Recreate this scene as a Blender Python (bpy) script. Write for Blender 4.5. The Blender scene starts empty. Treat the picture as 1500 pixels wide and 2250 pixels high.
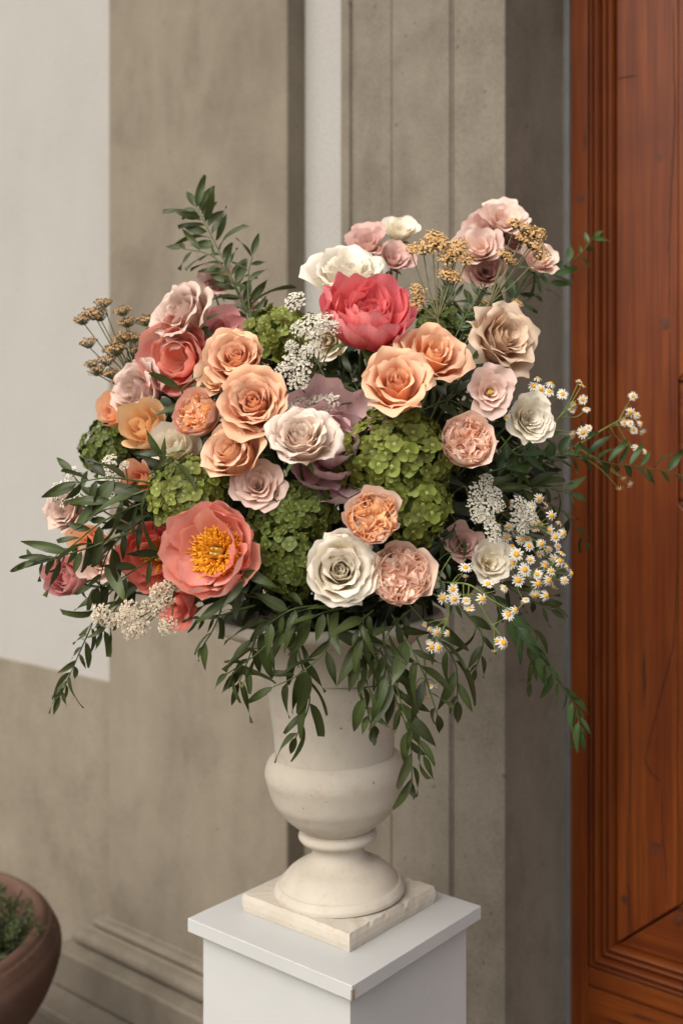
import bpy, math, random
import numpy as np
from mathutils import Vector, Matrix

random.seed(7)
RNG = np.random.default_rng(11)
scene = bpy.context.scene
COL = scene.collection
R = math.radians

# ------------------------------------------------------------------ camera
FPX, CXP, HORIZ = 2340.0, 750.0, 980.0        # focal length, principal column and horizon row of the photograph
YAW = R(39.5)
EYE = Vector((0.0, 0.0, 1.62))
FW = Vector((-math.sin(YAW), math.cos(YAW), 0))
RT = Vector((math.cos(YAW), math.sin(YAW), 0))
UP = Vector((0, 0, 1))
cam_data = bpy.data.cameras.new("camera")
cam = bpy.data.objects.new("camera", cam_data)
COL.objects.link(cam)
cam.location = EYE
cam.rotation_euler = (R(90), 0, YAW)
cam_data.sensor_fit = 'HORIZONTAL'
cam_data.sensor_width = 24.0
cam_data.lens = FPX / 1500 * 24.0
cam_data.shift_y = -(1125 - HORIZ) / 1500
cam_data.clip_start = 0.05
cam_data.clip_end = 500
cam_data.dof.use_dof = True
cam_data.dof.focus_distance = 1.53
cam_data.dof.aperture_fstop = 2.8
scene.camera = cam

# ------------------------------------------------------------------ sky, sun, exposure
SUN_EL, SUN_AZ = R(44), R(-12)                # the sun stands in front of the wall, a little to the left
world = bpy.data.worlds.new("World")
scene.world = world
world.use_nodes = True
wn = world.node_tree
wn.nodes.clear()
sky = wn.nodes.new("ShaderNodeTexSky")
sky.sky_type = 'NISHITA'
sky.sun_disc = False
sky.sun_elevation = SUN_EL
sky.sun_rotation = R(180) + SUN_AZ
sky.air_density = 1.0
sky.dust_density = 4.0
sky.ozone_density = 0.6
bg = wn.nodes.new("ShaderNodeBackground")
bg.inputs['Strength'].default_value = 0.11
wo = wn.nodes.new("ShaderNodeOutputWorld")
veil = wn.nodes.new("ShaderNodeHueSaturation")      # thin overcast: the blue of the sky is veiled
veil.inputs['Saturation'].default_value = 0.42
wn.links.new(sky.outputs[0], veil.inputs['Color'])
wn.links.new(veil.outputs[0], bg.inputs[0])
wn.links.new(bg.outputs[0], wo.inputs[0])
sun_data = bpy.data.lights.new("sun", 'SUN')
sun_data.energy = 1.1
sun_data.angle = R(55)
sun_data.color = (1.0, 0.92, 0.80)
sun = bpy.data.objects.new("sun", sun_data)
COL.objects.link(sun)
sd = Vector((math.sin(SUN_AZ) * math.cos(SUN_EL), -math.cos(SUN_AZ) * math.cos(SUN_EL), math.sin(SUN_EL)))
sun.rotation_euler = sd.to_track_quat('Z', 'Y').to_euler()
sun.location = (0, -3, 6)
scene.view_settings.view_transform = 'Standard'
scene.view_settings.look = 'None'
scene.view_settings.exposure = 0.93
scene.view_settings.gamma = 1.0
scene.view_settings.use_curve_mapping = False
scene.render.engine = 'CYCLES'
scene.cycles.use_denoising = True
scene.cycles.max_bounces = 12
scene.cycles.diffuse_bounces = 8
scene.cycles.transmission_bounces = 8

# ------------------------------------------------------------------ helpers
def at(px, py, d):
    """the point of the place seen at this column and row of the photograph, d metres in front of the lens"""
    return EYE + FW * d + RT * ((px - CXP) / FPX * d) + UP * ((HORIZ - py) / FPX * d)

def wall_x(px, y):
    """x of the vertical line seen at column px on a surface parallel to the facade at this y"""
    return -y * math.tan(YAW - math.atan((px - CXP) / FPX))

def new_obj(name, data, parent=None, mat=None):
    o = bpy.data.objects.new(name, data)
    COL.objects.link(o)
    if parent is not None:
        o.parent = parent
    if mat is not None and data is not None and len(data.materials) == 0:
        data.materials.append(mat)
    return o

def mesh(name, verts, faces, mats=None, smooth=True, attrs=None, mi=None):
    me = bpy.data.meshes.new(name)
    me.from_pydata([tuple(map(float, v)) for v in verts], [], [tuple(int(i) for i in f) for f in faces])
    for m in (mats or []):
        me.materials.append(m)
    if mi is not None:
        me.polygons.foreach_set('material_index', np.asarray(mi, dtype=np.int32))
    if smooth:
        me.polygons.foreach_set('use_smooth', np.ones(len(me.polygons), dtype=bool))
    for k, vals in (attrs or {}).items():
        a = me.attributes.new(k, 'FLOAT', 'POINT')
        a.data.foreach_set('value', np.asarray(vals, dtype=np.float32))
    me.update()
    return me

def tag(o, label=None, cat=None, group=None, kind=None):
    if label: o['label'] = label
    if cat: o['category'] = cat
    if group: o['group'] = group
    if kind: o['kind'] = kind
    return o

def thing(name, loc, label, cat, group=None, rot=None):
    o = bpy.data.objects.new(name, None)
    COL.objects.link(o)
    o.empty_display_size = 0.02
    if rot is not None:
        o.matrix_basis = Matrix.Translation(loc) @ rot.to_4x4()
    else:
        o.location = loc
    return tag(o, label, cat, group)

class MB:
    """collects shapes for one mesh object"""
    def __init__(s):
        s.v, s.f, s.m = [], [], []
    def add(s, verts, faces, mi=0):
        b = len(s.v)
        s.v.extend([tuple(v) for v in verts])
        s.f.extend([tuple(i + b for i in f) for f in faces])
        s.m.extend([mi] * len(faces))
    def box(s, x0, x1, y0, y1, z0, z1, mi=0):
        v = [(x, y, z) for z in (z0, z1) for y in (y0, y1) for x in (x0, x1)]
        s.add(v, [(0, 2, 3, 1), (4, 5, 7, 6), (0, 1, 5, 4), (2, 6, 7, 3), (0, 4, 6, 2), (1, 3, 7, 5)], mi)
    def tube(s, pts, r0, r1=None, n=6, mi=0):
        r1 = r0 if r1 is None else r1
        pts = [Vector(p) for p in pts]
        k = len(pts)
        ref = None
        vs = []
        for i, p in enumerate(pts):
            t = (pts[min(i + 1, k - 1)] - pts[max(i - 1, 0)])
            t = t.normalized() if t.length > 1e-9 else Vector((0, 0, 1))
            if ref is None:
                ref = t.orthogonal().normalized()
            else:
                ref = ref - t * ref.dot(t)
                ref = ref.normalized() if ref.length > 1e-6 else t.orthogonal().normalized()
            bn = t.cross(ref)
            r = r0 + (r1 - r0) * i / max(1, k - 1)
            for j in range(n):
                a = 2 * math.pi * j / n
                vs.append(p + ref * (r * math.cos(a)) + bn * (r * math.sin(a)))
        fs = []
        for i in range(k - 1):
            for j in range(n):
                a, b = i * n + j, i * n + (j + 1) % n
                fs.append((a, b, b + n, a + n))
        fs.append(tuple(range(n - 1, -1, -1)))
        fs.append(tuple((k - 1) * n + j for j in range(n)))
        s.add(vs, fs, mi)
    def lathe(s, prof, n=64, cx=0, cy=0, mi=0):
        vs, fs = [], []
        for (r, z) in prof:
            for j in range(n):
                a = 2 * math.pi * j / n
                vs.append((cx + r * math.cos(a), cy + r * math.sin(a), z))
        for i in range(len(prof) - 1):
            for j in range(n):
                a, b = i * n + j, i * n + (j + 1) % n
                fs.append((a, b, b + n, a + n))
        s.add(vs, fs, mi)
    def build(s, name, mats, parent=None, smooth=False):
        mats = mats if isinstance(mats, list) else [mats]
        return new_obj(name, mesh(name, s.v, s.f, mats, smooth, mi=s.m), parent)

def smooth_path(pts, per=6):
    """Catmull-Rom through the points"""
    P = [Vector(p) for p in pts]
    if len(P) < 3:
        return [P[0].lerp(P[-1], i / per) for i in range(per + 1)]
    P = [P[0] * 2 - P[1]] + P + [P[-1] * 2 - P[-2]]
    out = []
    for i in range(1, len(P) - 2):
        a, b, c, d = P[i - 1], P[i], P[i + 1], P[i + 2]
        for j in range(per):
            t = j / per
            out.append(0.5 * ((2 * b) + (c - a) * t + (2 * a - 5 * b + 4 * c - d) * t * t + (3 * b - a - 3 * c + d) * t ** 3))
    out.append(P[-2].copy())
    return out

def bevel(o, w, seg=2, ang=40):
    m = o.modifiers.new("bevel", 'BEVEL')
    m.width = w
    m.segments = seg
    m.limit_method = 'ANGLE'
    m.angle_limit = R(ang)
    return o

# ------------------------------------------------------------------ materials
class NT:
    def __init__(s, name):
        s.mat = bpy.data.materials.new(name)
        s.mat.use_nodes = True
        s.t = s.mat.node_tree
        s.p = s.t.nodes['Principled BSDF']
        s.out = s.t.nodes['Material Output']
        s.x = None
    def n(s, typ, **kw):
        nd = s.t.nodes.new('ShaderNode' + typ)
        for k, v in kw.items():
            setattr(nd, k, v)
        return nd
    def l(s, a, b):
        s.t.links.new(a, b)
    def coord(s, kind='Object', scale=(1, 1, 1)):
        tc = s.n('TexCoord')
        mp = s.n('Mapping')
        mp.inputs['Scale'].default_value = scale
        s.l(tc.outputs[kind], mp.inputs[0])
        return mp.outputs[0]
    def noise(s, vec, scale, detail=4, rough=.55, dist=0):
        nd = s.n('TexNoise')
        nd.inputs['Scale'].default_value = scale
        nd.inputs['Detail'].default_value = detail
        nd.inputs['Roughness'].default_value = rough
        nd.inputs['Distortion'].default_value = dist
        if vec is not None:
            s.l(vec, nd.inputs['Vector'])
        return nd.outputs['Fac']
    def ramp(s, fac, stops):
        nd = s.n('ValToRGB')
        cr = nd.color_ramp
        while len(cr.elements) < len(stops):
            cr.elements.new(0.5)
        for e, (p, c) in zip(cr.elements, stops):
            e.position = p
            e.color = (*c, 1) if len(c) == 3 else c
        s.l(fac, nd.inputs[0])
        return nd.outputs[0]
    def mix(s, fac, a, b, blend='MIX'):
        nd = s.n('MixRGB', blend_type=blend)
        for sock, v in zip(nd.inputs, (fac, a, b)):
            if isinstance(v, (int, float)):
                sock.default_value = v
            elif isinstance(v, tuple):
                sock.default_value = (*v, 1)
            else:
                s.l(v, sock)
        return nd.outputs[0]
    def math(s, op, a, b=0.0, c=0.0):
        nd = s.n('Math', operation=op)
        for sock, v in zip(nd.inputs, (a, b, c)):
            if isinstance(v, (int, float)):
                sock.default_value = v
            else:
                s.l(v, sock)
        return nd.outputs[0]
    def bump(s, h, strength, dist=0.002):
        nd = s.n('Bump')
        nd.inputs['Strength'].default_value = strength
        nd.inputs['Distance'].default_value = dist
        s.l(h, nd.inputs['Height'])
        s.l(nd.outputs[0], s.p.inputs['Normal'])
    def base(s, c, rough=.6, spec=.3):
        if isinstance(c, tuple):
            s.p.inputs['Base Color'].default_value = (*c, 1)
        else:
            s.l(c, s.p.inputs['Base Color'])
        s.p.inputs['Roughness'].default_value = rough
        s.p.inputs['Specular IOR Level'].default_value = spec
        return s.mat

def m_plaster(name, light, mid, dark, sc=1.0, bump=.25, streak=.08):
    q = NT(name)
    v = q.coord('Object', (1, 1, .72))
    big = q.noise(v, 2.6 * sc, 5, .6, .6)
    mid_n = q.noise(v, 9 * sc, 6, .65, .3)
    fine = q.noise(q.coord('Object'), 160, 3, .7)
    pores = q.noise(q.coord('Object'), 60, 2, .5)
    f = q.math('ADD', q.math('MULTIPLY', big, .62), q.math('MULTIPLY', mid_n, .38))
    c = q.ramp(f, [(.33, dark), (.5, mid), (.66, light)])
    c = q.mix(.30, c, q.ramp(fine, [(.3, (.25, .25, .25)), (.7, (.8, .8, .8))]), 'OVERLAY')
    c = q.mix(q.ramp(pores, [(.25, (.8, .8, .8)), (.29, (0, 0, 0))]), c, tuple(x * .6 for x in dark))
    strk = q.noise(q.coord('Object', (14, 14, .8)), 1.0, 4, .6)
    c = q.mix(streak, c, q.ramp(strk, [(.35, (.3, .3, .3)), (.65, (.68, .68, .68))]), 'OVERLAY')
    h = q.math('ADD', q.math('MULTIPLY', fine, .35), q.math('MULTIPLY', mid_n, 1.2))
    q.bump(h, bump, .004)
    return q.base(c, .88, .2)

M = {}
M['white_plaster'] = m_plaster('white_plaster', (0.354, 0.341, 0.3139), (0.344, 0.329, 0.3008), (0.319, 0.304, 0.2769), .6, .15, .0)
M['stone'] = m_plaster('stone_plaster', (0.230, 0.196, 0.149), (0.194, 0.164, 0.123), (0.143, 0.119, 0.089))
M['jamb_stone'] = m_plaster('jamb_stone', (0.205, 0.179, 0.140), (0.177, 0.152, 0.117), (0.133, 0.111, 0.086), 1.6)
M['paving'] = m_plaster('paving_stone', (0.145, 0.119, 0.089), (0.115, 0.093, 0.070), (0.085, 0.068, 0.051))
M['urn'] = None

def m_urn():
    q = NT('cast_stone')
    v = q.coord('Object')
    a = q.noise(v, 7, 5, .6, .4)
    b = q.noise(v, 34, 4, .6)
    c = q.ramp(a, [(.3, (.43, .375, .30)), (.5, (.47, .42, .345)), (.7, (.51, .465, .39))])
    c = q.mix(q.ramp(b, [(.30, (.6, .6, .6)), (.44, (0, 0, 0))]), c, (.42, .34, .25))
    pit = q.noise(v, 95, 1, .5)
    c = q.mix(q.ramp(pit, [(.22, (.8, .8, .8)), (.25, (0, 0, 0))]), c, (.20, .15, .11))
    fine = q.noise(v, 220, 3, .6)
    q.bump(q.math('ADD', q.math('ADD', q.math('MULTIPLY', fine, .8), q.math('MULTIPLY', b, 1.4)), q.math('MULTIPLY', q.ramp(pit, [(.20, (0, 0, 0)), (.26, (1, 1, 1))]), 1.5)), .32, .0025)
    return q.base(c, .8, .25)
M['urn'] = m_urn()

def m_paint():
    q = NT('white_paint')
    v = q.coord('Object')
    a = q.noise(v, 5, 3)
    c = q.ramp(a, [(.3, (.43, .43, .415)), (.7, (.475, .475, .46))])
    spk = q.noise(v, 55, 1, .4)
    c = q.mix(q.ramp(spk, [(.22, (.5, .5, .5)), (.25, (0, 0, 0))]), c, (.52, .5, .46))
    q.bump(q.noise(v, 120, 2), .05, .001)
    return q.base(c, .42, .4)
M['paint'] = m_paint()

def m_wood(name, a, b, dark, horizontal=False):
    q = NT(name)
    s = (1.2, 26, 26) if horizontal else (26, 26, 1.2)
    v = q.coord('Object', s)
    g = q.noise(v, 1.0, 6, .62, .35)
    s2 = (3, 150, 150) if horizontal else (150, 150, 3)
    g2 = q.noise(q.coord('Object', s2), 1.0, 3, .6)
    blot = q.noise(q.coord('Object'), 3.2, 3, .5)
    c = q.ramp(g, [(.25, dark), (.45, a), (.62, b), (.8, a)])
    c = q.mix(.5, c, q.ramp(g2, [(.32, (.25, .25, .25)), (.66, (.72, .72, .72))]), 'OVERLAY')
    c = q.mix(q.ramp(blot, [(.35, (.55, .55, .55)), (.6, (0, 0, 0))]), c, dark)
    s3 = (4, 42, 42) if horizontal else (42, 42, 4)
    flecks = q.noise(q.coord('Object', s3), 1.0, 2, .4)
    c = q.mix(q.ramp(flecks, [(.24, (.85, .85, .85)), (.29, (0, 0, 0))]), c, (.035, .012, .005))
    q.bump(g2, .12, .001)
    q.p.inputs['Coat Weight'].default_value = .07
    q.p.inputs['Coat Roughness'].default_value = .35
    return q.base(c, .46, .22)
WA, WB, WD = (0.121, 0.025, 0.0032), (0.167, 0.040, 0.0054), (0.069, 0.012, 0.0020)
M['wood'] = m_wood('varnished_pine', WA, WB, WD)
M['wood_h'] = m_wood('varnished_pine_crosswise', WA, WB, WD, True)

def m_plain(name, c, rough=.6, spec=.3, var=.25, scale=30):
    q = NT(name)
    n = q.noise(q.coord('Object'), scale, 3)
    lo = tuple(x * (1 - var) for x in c)
    hi = tuple(min(1, x * (1 + var)) for x in c)
    return q.base(q.ramp(n, [(.3, lo), (.7, hi)]), rough, spec)
M['knot'] = m_plain('dark_knot', (.03, .010, .004), .6)
M['wood_knot'] = m_plain('wood_knot', (.075, .022, .007), .5, .3, .4, 60)
M['crack'] = m_plain('dark_crack', (.018, .008, .004), .9)
M['strip'] = m_plain('grey_strip', (.12, .117, .11), .5, .3, .1)
M['chip'] = m_plain('chipped_edge', (.30, .25, .19), .9, .1)

def m_terracotta():
    q = NT('terracotta')
    v = q.coord('Object')
    a = q.noise(v, 5, 5, .6)
    b = q.noise(v, 28, 4, .6)
    c = q.ramp(a, [(.3, (.075, .040, .027)), (.55, (.108, .060, .041)), (.75, (.14, .088, .064))])
    c = q.mix(q.ramp(b, [(.35, (.4, .4, .4)), (.55, (0, 0, 0))]), c, (.11, .055, .035))
    q.bump(b, .25, .004)
    return q.base(c, .85, .2)
M['terracotta'] = m_terracotta()
M['soil'] = m_plain('potting_soil', (.03, .02, .014), .95, .1, .5)

def m_leaf(name, top, back, vein, rough=.45, trans=.30):
    q = NT(name)
    at_u = q.n('Attribute', attribute_name='pu')
    geo = q.n('NewGeometry')
    oi = q.n('ObjectInfo')
    n = q.noise(q.coord('Object'), 3.5, 3)
    dk = tuple(x * .55 for x in top)
    c = q.mix(n, dk, tuple(min(1, x * 1.3) for x in top))
    absu = q.math('ABSOLUTE', at_u.outputs['Fac'])
    c = q.mix(q.ramp(absu, [(.0, (.55, .55, .55)), (.09, (0, 0, 0))]), c, vein)
    lines = q.math('SINE', q.math('MULTIPLY', absu, 34))
    c = q.mix(.10, c, q.ramp(lines, [(0, (.2, .2, .2)), (1, (.8, .8, .8))]), 'OVERLAY')
    c = q.mix(geo.outputs['Backfacing'], c, back)
    hs = q.n('HueSaturation')
    q.l(c, hs.inputs['Color'])
    q.l(q.math('ADD', q.math('MULTIPLY', oi.outputs['Random'], .75), .62), hs.inputs['Value'])
    q.l(q.math('ADD', q.math('MULTIPLY', oi.outputs['Random'], .03), .485), hs.inputs['Hue'])
    q.base(hs.outputs[0], rough, .45)
    tr = q.n('BsdfTranslucent')
    q.l(hs.outputs[0], tr.inputs['Color'])
    mx = q.n('MixShader')
    mx.inputs[0].default_value = trans
    q.l(q.p.outputs[0], mx.inputs[1])
    q.l(tr.outputs[0], mx.inputs[2])
    q.l(mx.outputs[0], q.out.inputs['Surface'])
    return q.mat
M['leaf'] = m_leaf('ruscus_leaf', (0.060, 0.079, 0.021), (0.100, 0.119, 0.039), (0.118, 0.142, 0.041))
M['leaf_soft'] = m_leaf('soft_leaf', (0.050, 0.090, 0.024), (0.088, 0.125, 0.040), (0.100, 0.144, 0.044))
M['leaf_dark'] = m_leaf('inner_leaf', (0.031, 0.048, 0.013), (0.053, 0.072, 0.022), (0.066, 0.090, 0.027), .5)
M['stem'] = m_plain('green_stem', (.07, .10, .03), .55, .3)
M['stem_dark'] = m_plain('dark_stem', (.045, .055, .022), .55, .3)
M['stem_olive'] = m_plain('olive_stem', (.13, .12, .05), .6, .3)
M['stem_yellow'] = m_plain('yellow_green_stem', (.17, .21, .055), .6, .3)
M['sepal'] = m_plain('sepal_green', (.09, .13, .04), .6, .3)

def m_petal(name, base, mid, tip, back=None, trans=.30, rough=.62, vein=.10, var=.16):
    """colour runs from the foot (pv = 0) to the lip (pv = 1) of each petal, as the flower itself is coloured; orange_petal also carries painted shade and highlights"""
    q = NT(name)
    av = q.n('Attribute', attribute_name='pv')
    au = q.n('Attribute', attribute_name='pu')
    c = q.ramp(av.outputs['Fac'], [(.10, base), (.55, mid), (.95, tip)])
    cb = q.n('CombineXYZ')
    q.l(q.math('MULTIPLY', au.outputs['Fac'], 11), cb.inputs[0])
    q.l(q.math('MULTIPLY', av.outputs['Fac'], 1.6), cb.inputs[1])
    oi = q.n('ObjectInfo')
    q.l(q.math('MULTIPLY', oi.outputs['Random'], 40), cb.inputs[2])
    nz = q.noise(cb.outputs[0], 1.6, 4, .6)
    c = q.mix(vein * 3, c, q.ramp(nz, [(.3, (.40, .38, .38)), (.7, (.6, .6, .6))]), 'OVERLAY')
    lip = q.ramp(av.outputs['Fac'], [(.95, (0, 0, 0)), (1.0, (.45, .45, .45))])
    c = q.mix(lip, c, tuple(min(.86, x * .9 + .02) for x in (base if back is None else back)))
    spot = q.math('MULTIPLY', q.ramp(q.noise(q.coord('Object'), 260, 2, .5), [(.56, (0, 0, 0)), (.70, (.8, .8, .8))]), q.ramp(av.outputs['Fac'], [(.90, (0, 0, 0)), (1.0, (1, 1, 1))]))
    c = q.mix(spot, c, tuple(x * y for x, y in zip(mid, (.62, .50, .38))))      # bruised, browned lips
    if back is not None:
        geo = q.n('NewGeometry')
        c = q.mix(q.math('MULTIPLY', geo.outputs['Backfacing'], .7), c, back)
    hs = q.n('HueSaturation')
    q.l(c, hs.inputs['Color'])
    q.l(q.math('ADD', q.math('MULTIPLY', oi.outputs['Random'], var), 1 - var * .6), hs.inputs['Value'])
    q.l(q.math('ADD', q.math('MULTIPLY', oi.outputs['Random'], .014), .493), hs.inputs['Hue'])
    q.base(hs.outputs[0], rough, .18)
    q.bump(nz, .12, .001)
    tr = q.n('BsdfTranslucent')
    q.l(hs.outputs[0], tr.inputs['Color'])
    mx = q.n('MixShader')
    mx.inputs[0].default_value = trans
    q.l(q.p.outputs[0], mx.inputs[1])
    q.l(tr.outputs[0], mx.inputs[2])
    q.l(mx.outputs[0], q.out.inputs['Surface'])
    return q.mat

P = {
 'peach':   m_petal('peach_petal',   (.90, .38, .13), (.90, .44, .21), (.89, .53, .33), (.88, .58, .38)),
 'peach2':  m_petal('pale_peach_petal', (.90, .44, .18), (.90, .51, .28), (.89, .58, .38), (.88, .62, .42)),
 'mauve':   m_petal('mauve_petal',   (.72, .48, .37), (.71, .49, .40), (.72, .54, .46), (.73, .56, .47)),
 'blush':   m_petal('blush_petal',   (.84, .62, .48), (.83, .65, .54), (.84, .70, .60), (.84, .72, .61)),
 'beige':   m_petal('beige_petal',   (.78, .52, .32), (.76, .54, .37), (.78, .58, .42), (.78, .60, .44)),
 'white':   m_petal('cream_white_petal', (.86, .74, .46), (.88, .81, .66), (.89, .84, .74), (.88, .81, .68)),
 'white2':  m_petal('soft_white_petal', (.86, .75, .52), (.88, .81, .66), (.89, .84, .73), (.87, .80, .66)),
 'yellowpeach': m_petal('apricot_petal', (.84, .54, .22), (.85, .54, .26), (.86, .58, .32), (.84, .58, .30)),
 'orange':  m_petal('orange_petal',  (.95, .36, .06), (.96, .50, .14), (.96, .68, .36), (.94, .66, .40), vein=.2, trans=.44),  # deep foot and pale lip put fold shade and highlights into the colour
 'orangepink': m_petal('salmon_petal', (.95, .46, .22), (.95, .62, .42), (.95, .78, .64), (.94, .74, .61), vein=.2, trans=.44),
 'cuppink': m_petal('pale_pink_cup_petal', (.93, .64, .47), (.92, .68, .54), (.93, .77, .65), (.90, .67, .55), trans=.34),
 'cuprose': m_petal('rosy_cup_petal', (.80, .44, .32), (.78, .44, .34), (.84, .58, .44), (.76, .40, .32)),
 'coral':   m_petal('coral_petal',   (.88, .56, .40), (.88, .38, .29), (.88, .48, .40), (.84, .40, .31), vein=.2),
 'coraldeep': m_petal('deep_coral_petal', (.80, .26, .15), (.79, .21, .15), (.80, .26, .20), (.76, .23, .17), vein=.2),
 'hotpink': m_petal('coral_pink_petal', (.86, .20, .15), (.86, .165, .19), (.88, .32, .33), (.84, .22, .23), vein=.2),
 'lilac':   m_petal('lilac_pink_petal', (.86, .58, .58), (.86, .62, .63), (.87, .69, .69), (.78, .54, .55), vein=.18),
 'palepink': m_petal('pale_pink_petal', (.84, .62, .49), (.84, .64, .55), (.86, .70, .61), (.82, .61, .52)),
 'dustypink': m_petal('dusty_pink_petal', (.76, .52, .43), (.75, .50, .43), (.77, .55, .47), (.72, .47, .41)),
 'rosepink': m_petal('rose_pink_petal', (.78, .38, .36), (.78, .38, .38), (.80, .50, .48), (.76, .36, .34)),
}

def m_floret(name, a, b, c2):
    q = NT(name)
    av = q.n('Attribute', attribute_name='pv')
    oi = q.n('ObjectInfo')
    n = q.noise(q.coord('Object'), 30, 3)
    c = q.ramp(av.outputs['Fac'], [(0, tuple(x * 1.5 for x in c2)), (.12, tuple(x * 1.2 for x in c2)), (.24, tuple(x * .62 for x in a)), (.55, a), (1, tuple(x * 1.12 for x in b))])  # dark ring near the petal foot: shade between petals put into the colour
    c = q.mix(.35, c, q.ramp(n, [(.3, (.3, .3, .3)), (.7, (.7, .7, .7))]), 'OVERLAY')
    hs = q.n('HueSaturation')
    q.l(c, hs.inputs['Color'])
    q.l(q.math('ADD', q.math('MULTIPLY', oi.outputs['Random'], .7), .66), hs.inputs['Value'])
    q.l(q.math('ADD', q.math('MULTIPLY', oi.outputs['Random'], .02), .49), hs.inputs['Hue'])
    q.base(hs.outputs[0], .55, .3)
    tr = q.n('BsdfTranslucent')
    q.l(hs.outputs[0], tr.inputs['Color'])
    mx = q.n('MixShader')
    mx.inputs[0].default_value = .12
    q.l(q.p.outputs[0], mx.inputs[1])
    q.l(tr.outputs[0], mx.inputs[2])
    q.l(mx.outputs[0], q.out.inputs['Surface'])
    return q.mat
M['floret_light'] = m_floret('hydrangea_light', (0.152, 0.174, 0.0285), (0.179, 0.201, 0.0360), (0.229, 0.241, 0.0622))
M['floret_dark'] = m_floret('hydrangea_dark', (0.088, 0.111, 0.0180), (0.107, 0.127, 0.0218), (0.130, 0.148, 0.0360))
M['hyd_core'] = m_plain('hydrangea_core', (.06, .085, .02), .8, .1)
M['yarrow_white'] = m_plain('yarrow_white', (.74, .70, .60), .7, .2, .1, 300)
M['yarrow_eye'] = m_plain('yarrow_eye', (.66, .56, .34), .7, .2, .25, 300)
M['yarrow_cream'] = m_plain('yarrow_cream', (.68, .58, .44), .7, .2, .16, 300)
M['yarrow_cream_eye'] = m_plain('yarrow_cream_eye', (.46, .32, .17), .7, .2, .3, 300)
M['yarrow_gold'] = m_plain('yarrow_gold', (.74, .45, .19), .7, .2, .2, 300)
M['yarrow_gold_eye'] = m_plain('yarrow_gold_eye', (.50, .27, .09), .7, .2, .35, 300)
M['yarrow_brown'] = m_plain('yarrow_brown', (0.480, 0.282, 0.120), .7, .2, .25, 300)
M['yarrow_brown_eye'] = m_plain('yarrow_brown_eye', (0.336, 0.192, 0.072), .7, .2, .35, 300)
M['daisy_white'] = m_plain('daisy_white', (0.586, 0.560, 0.474), .65, .2, .08, 200)
M['daisy_eye'] = m_plain('daisy_eye', (.74, .34, .025), .75, .15, .3, 900)
M['stamen'] = m_plain('stamen_orange', (.84, .38, .025), .65, .2, .25, 200)
M['carpel'] = m_plain('carpel_yellow', (.62, .44, .10), .55, .3, .25, 100)

# ------------------------------------------------------------------ ground and facade
Y_SHAFT, Y_WALL, Y_SUR, Y_DOOR = 1.995, 2.065, 1.97, 2.26
TOP = 4.2
g = MB()
g.add([(-40, -40, 0), (40, -40, 0), (40, 40, 0), (-40, 40, 0)], [(0, 1, 2, 3)])
ground = g.build('ground', M['paving'])
tag(ground, kind='structure')
# paving slabs along the foot of the wall
k = 0
for ix in range(-7, 2):
    for iy in range(3):
        s = MB()
        x0 = ix * .62 + (.31 if iy % 2 else 0)
        s.box(x0 + .004, x0 + .616, .72 + iy * .40 + .004, .72 + iy * .40 + .396, .0, .010 + .002 * ((ix * 7 + iy * 3) % 3))
        sl = s.build('paving_slab', M['paving'], ground)
        bevel(sl, .004)

# the white wall behind everything, its stone-coloured dado standing a little proud
wall = thing('wall', (-2.5, Y_WALL, 0), 'white plastered wall with a stone coloured dado along its lower part', 'wall')
DADO_Z = 1.62 - (1497 - HORIZ) / FPX * (Y_WALL / math.cos(YAW - math.atan((238 - CXP) / FPX)) * math.cos(math.atan((238 - CXP) / FPX)))
w = MB()
w.box(-18 + 2.5, -1.45 + 2.5, .0, .5, DADO_Z, TOP)
w.build('plaster_face', M['white_plaster'], wall)
w = MB()
w.box(-18 + 2.5, -1.45 + 2.5, -.004, .5, 0, DADO_Z)
bevel(w.build('dado', M['stone'], wall), .003)

def extrude_profile(prof, z0, z1):
    """prof: plan points (x, y) left to right; a front surface extruded upwards, closed at the back"""
    yb = .42
    pl = list(prof) + [(prof[-1][0], yb), (prof[0][0], yb)]
    n = len(pl)
    v = [(x, y, z0) for x, y in pl] + [(x, y, z1) for x, y in pl]
    f = [(i, (i + 1) % n, (i + 1) % n + n, i + n) for i in range(n)]
    f.append(tuple(range(n, 2 * n)))
    f.append(tuple(range(n - 1, -1, -1)))
    return v, f

# pilaster
XL, XR = wall_x(238, Y_SHAFT), wall_x(630, Y_SHAFT)
pil = thing('pilaster', ((XL + XR) / 2, Y_SHAFT, 0), 'broad flat beige stone pilaster with moulded base behind the urn', 'pilaster')
ox, oy = (XL + XR) / 2, Y_SHAFT
s = MB()
s.box(XL - ox, XR - ox, 0, .45, .012, TOP)
bevel(s.build('shaft', M['stone'], pil), .006)
def base_ring(name, z0, z1, out, kind):
    """a moulding that runs round the front and both sides of the pilaster"""
    if kind == 'flat':
        prof = [(0, z0), (out, z0), (out, z1 - .006), (out - .006, z1), (0, z1)]
    else:
        n = 9
        mid, h = (z0 + z1) / 2, (z1 - z0) / 2
        prof = [(0, z0)] + [(out - h + h * math.sin(math.pi * i / n), mid - h * math.cos(math.pi * i / n)) for i in range(n + 1)] + [(0, z1)]
    m = MB()
    rings = []
    for (o_, z) in prof:
        rings.append([(XL - ox - o_, .4, z), (XL - ox - o_, -o_, z), (XR - ox + o_, -o_, z), (XR - ox + o_, .4, z)])
    v = [p for r_ in rings for p in r_]
    f = []
    for i in range(len(rings) - 1):
        for j in range(3):
            a = i * 4 + j
            f.append((a, a + 1, a + 5, a + 4))
    m.add(v, f)
    o = m.build(name, M['stone'], pil, smooth=(kind != 'flat'))
    if kind != 'flat':
        md = o.modifiers.new('split', 'EDGE_SPLIT')
        md.split_angle = R(50)
    return o
base_ring('base_plinth', .045, .148, .118, 'flat')
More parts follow.
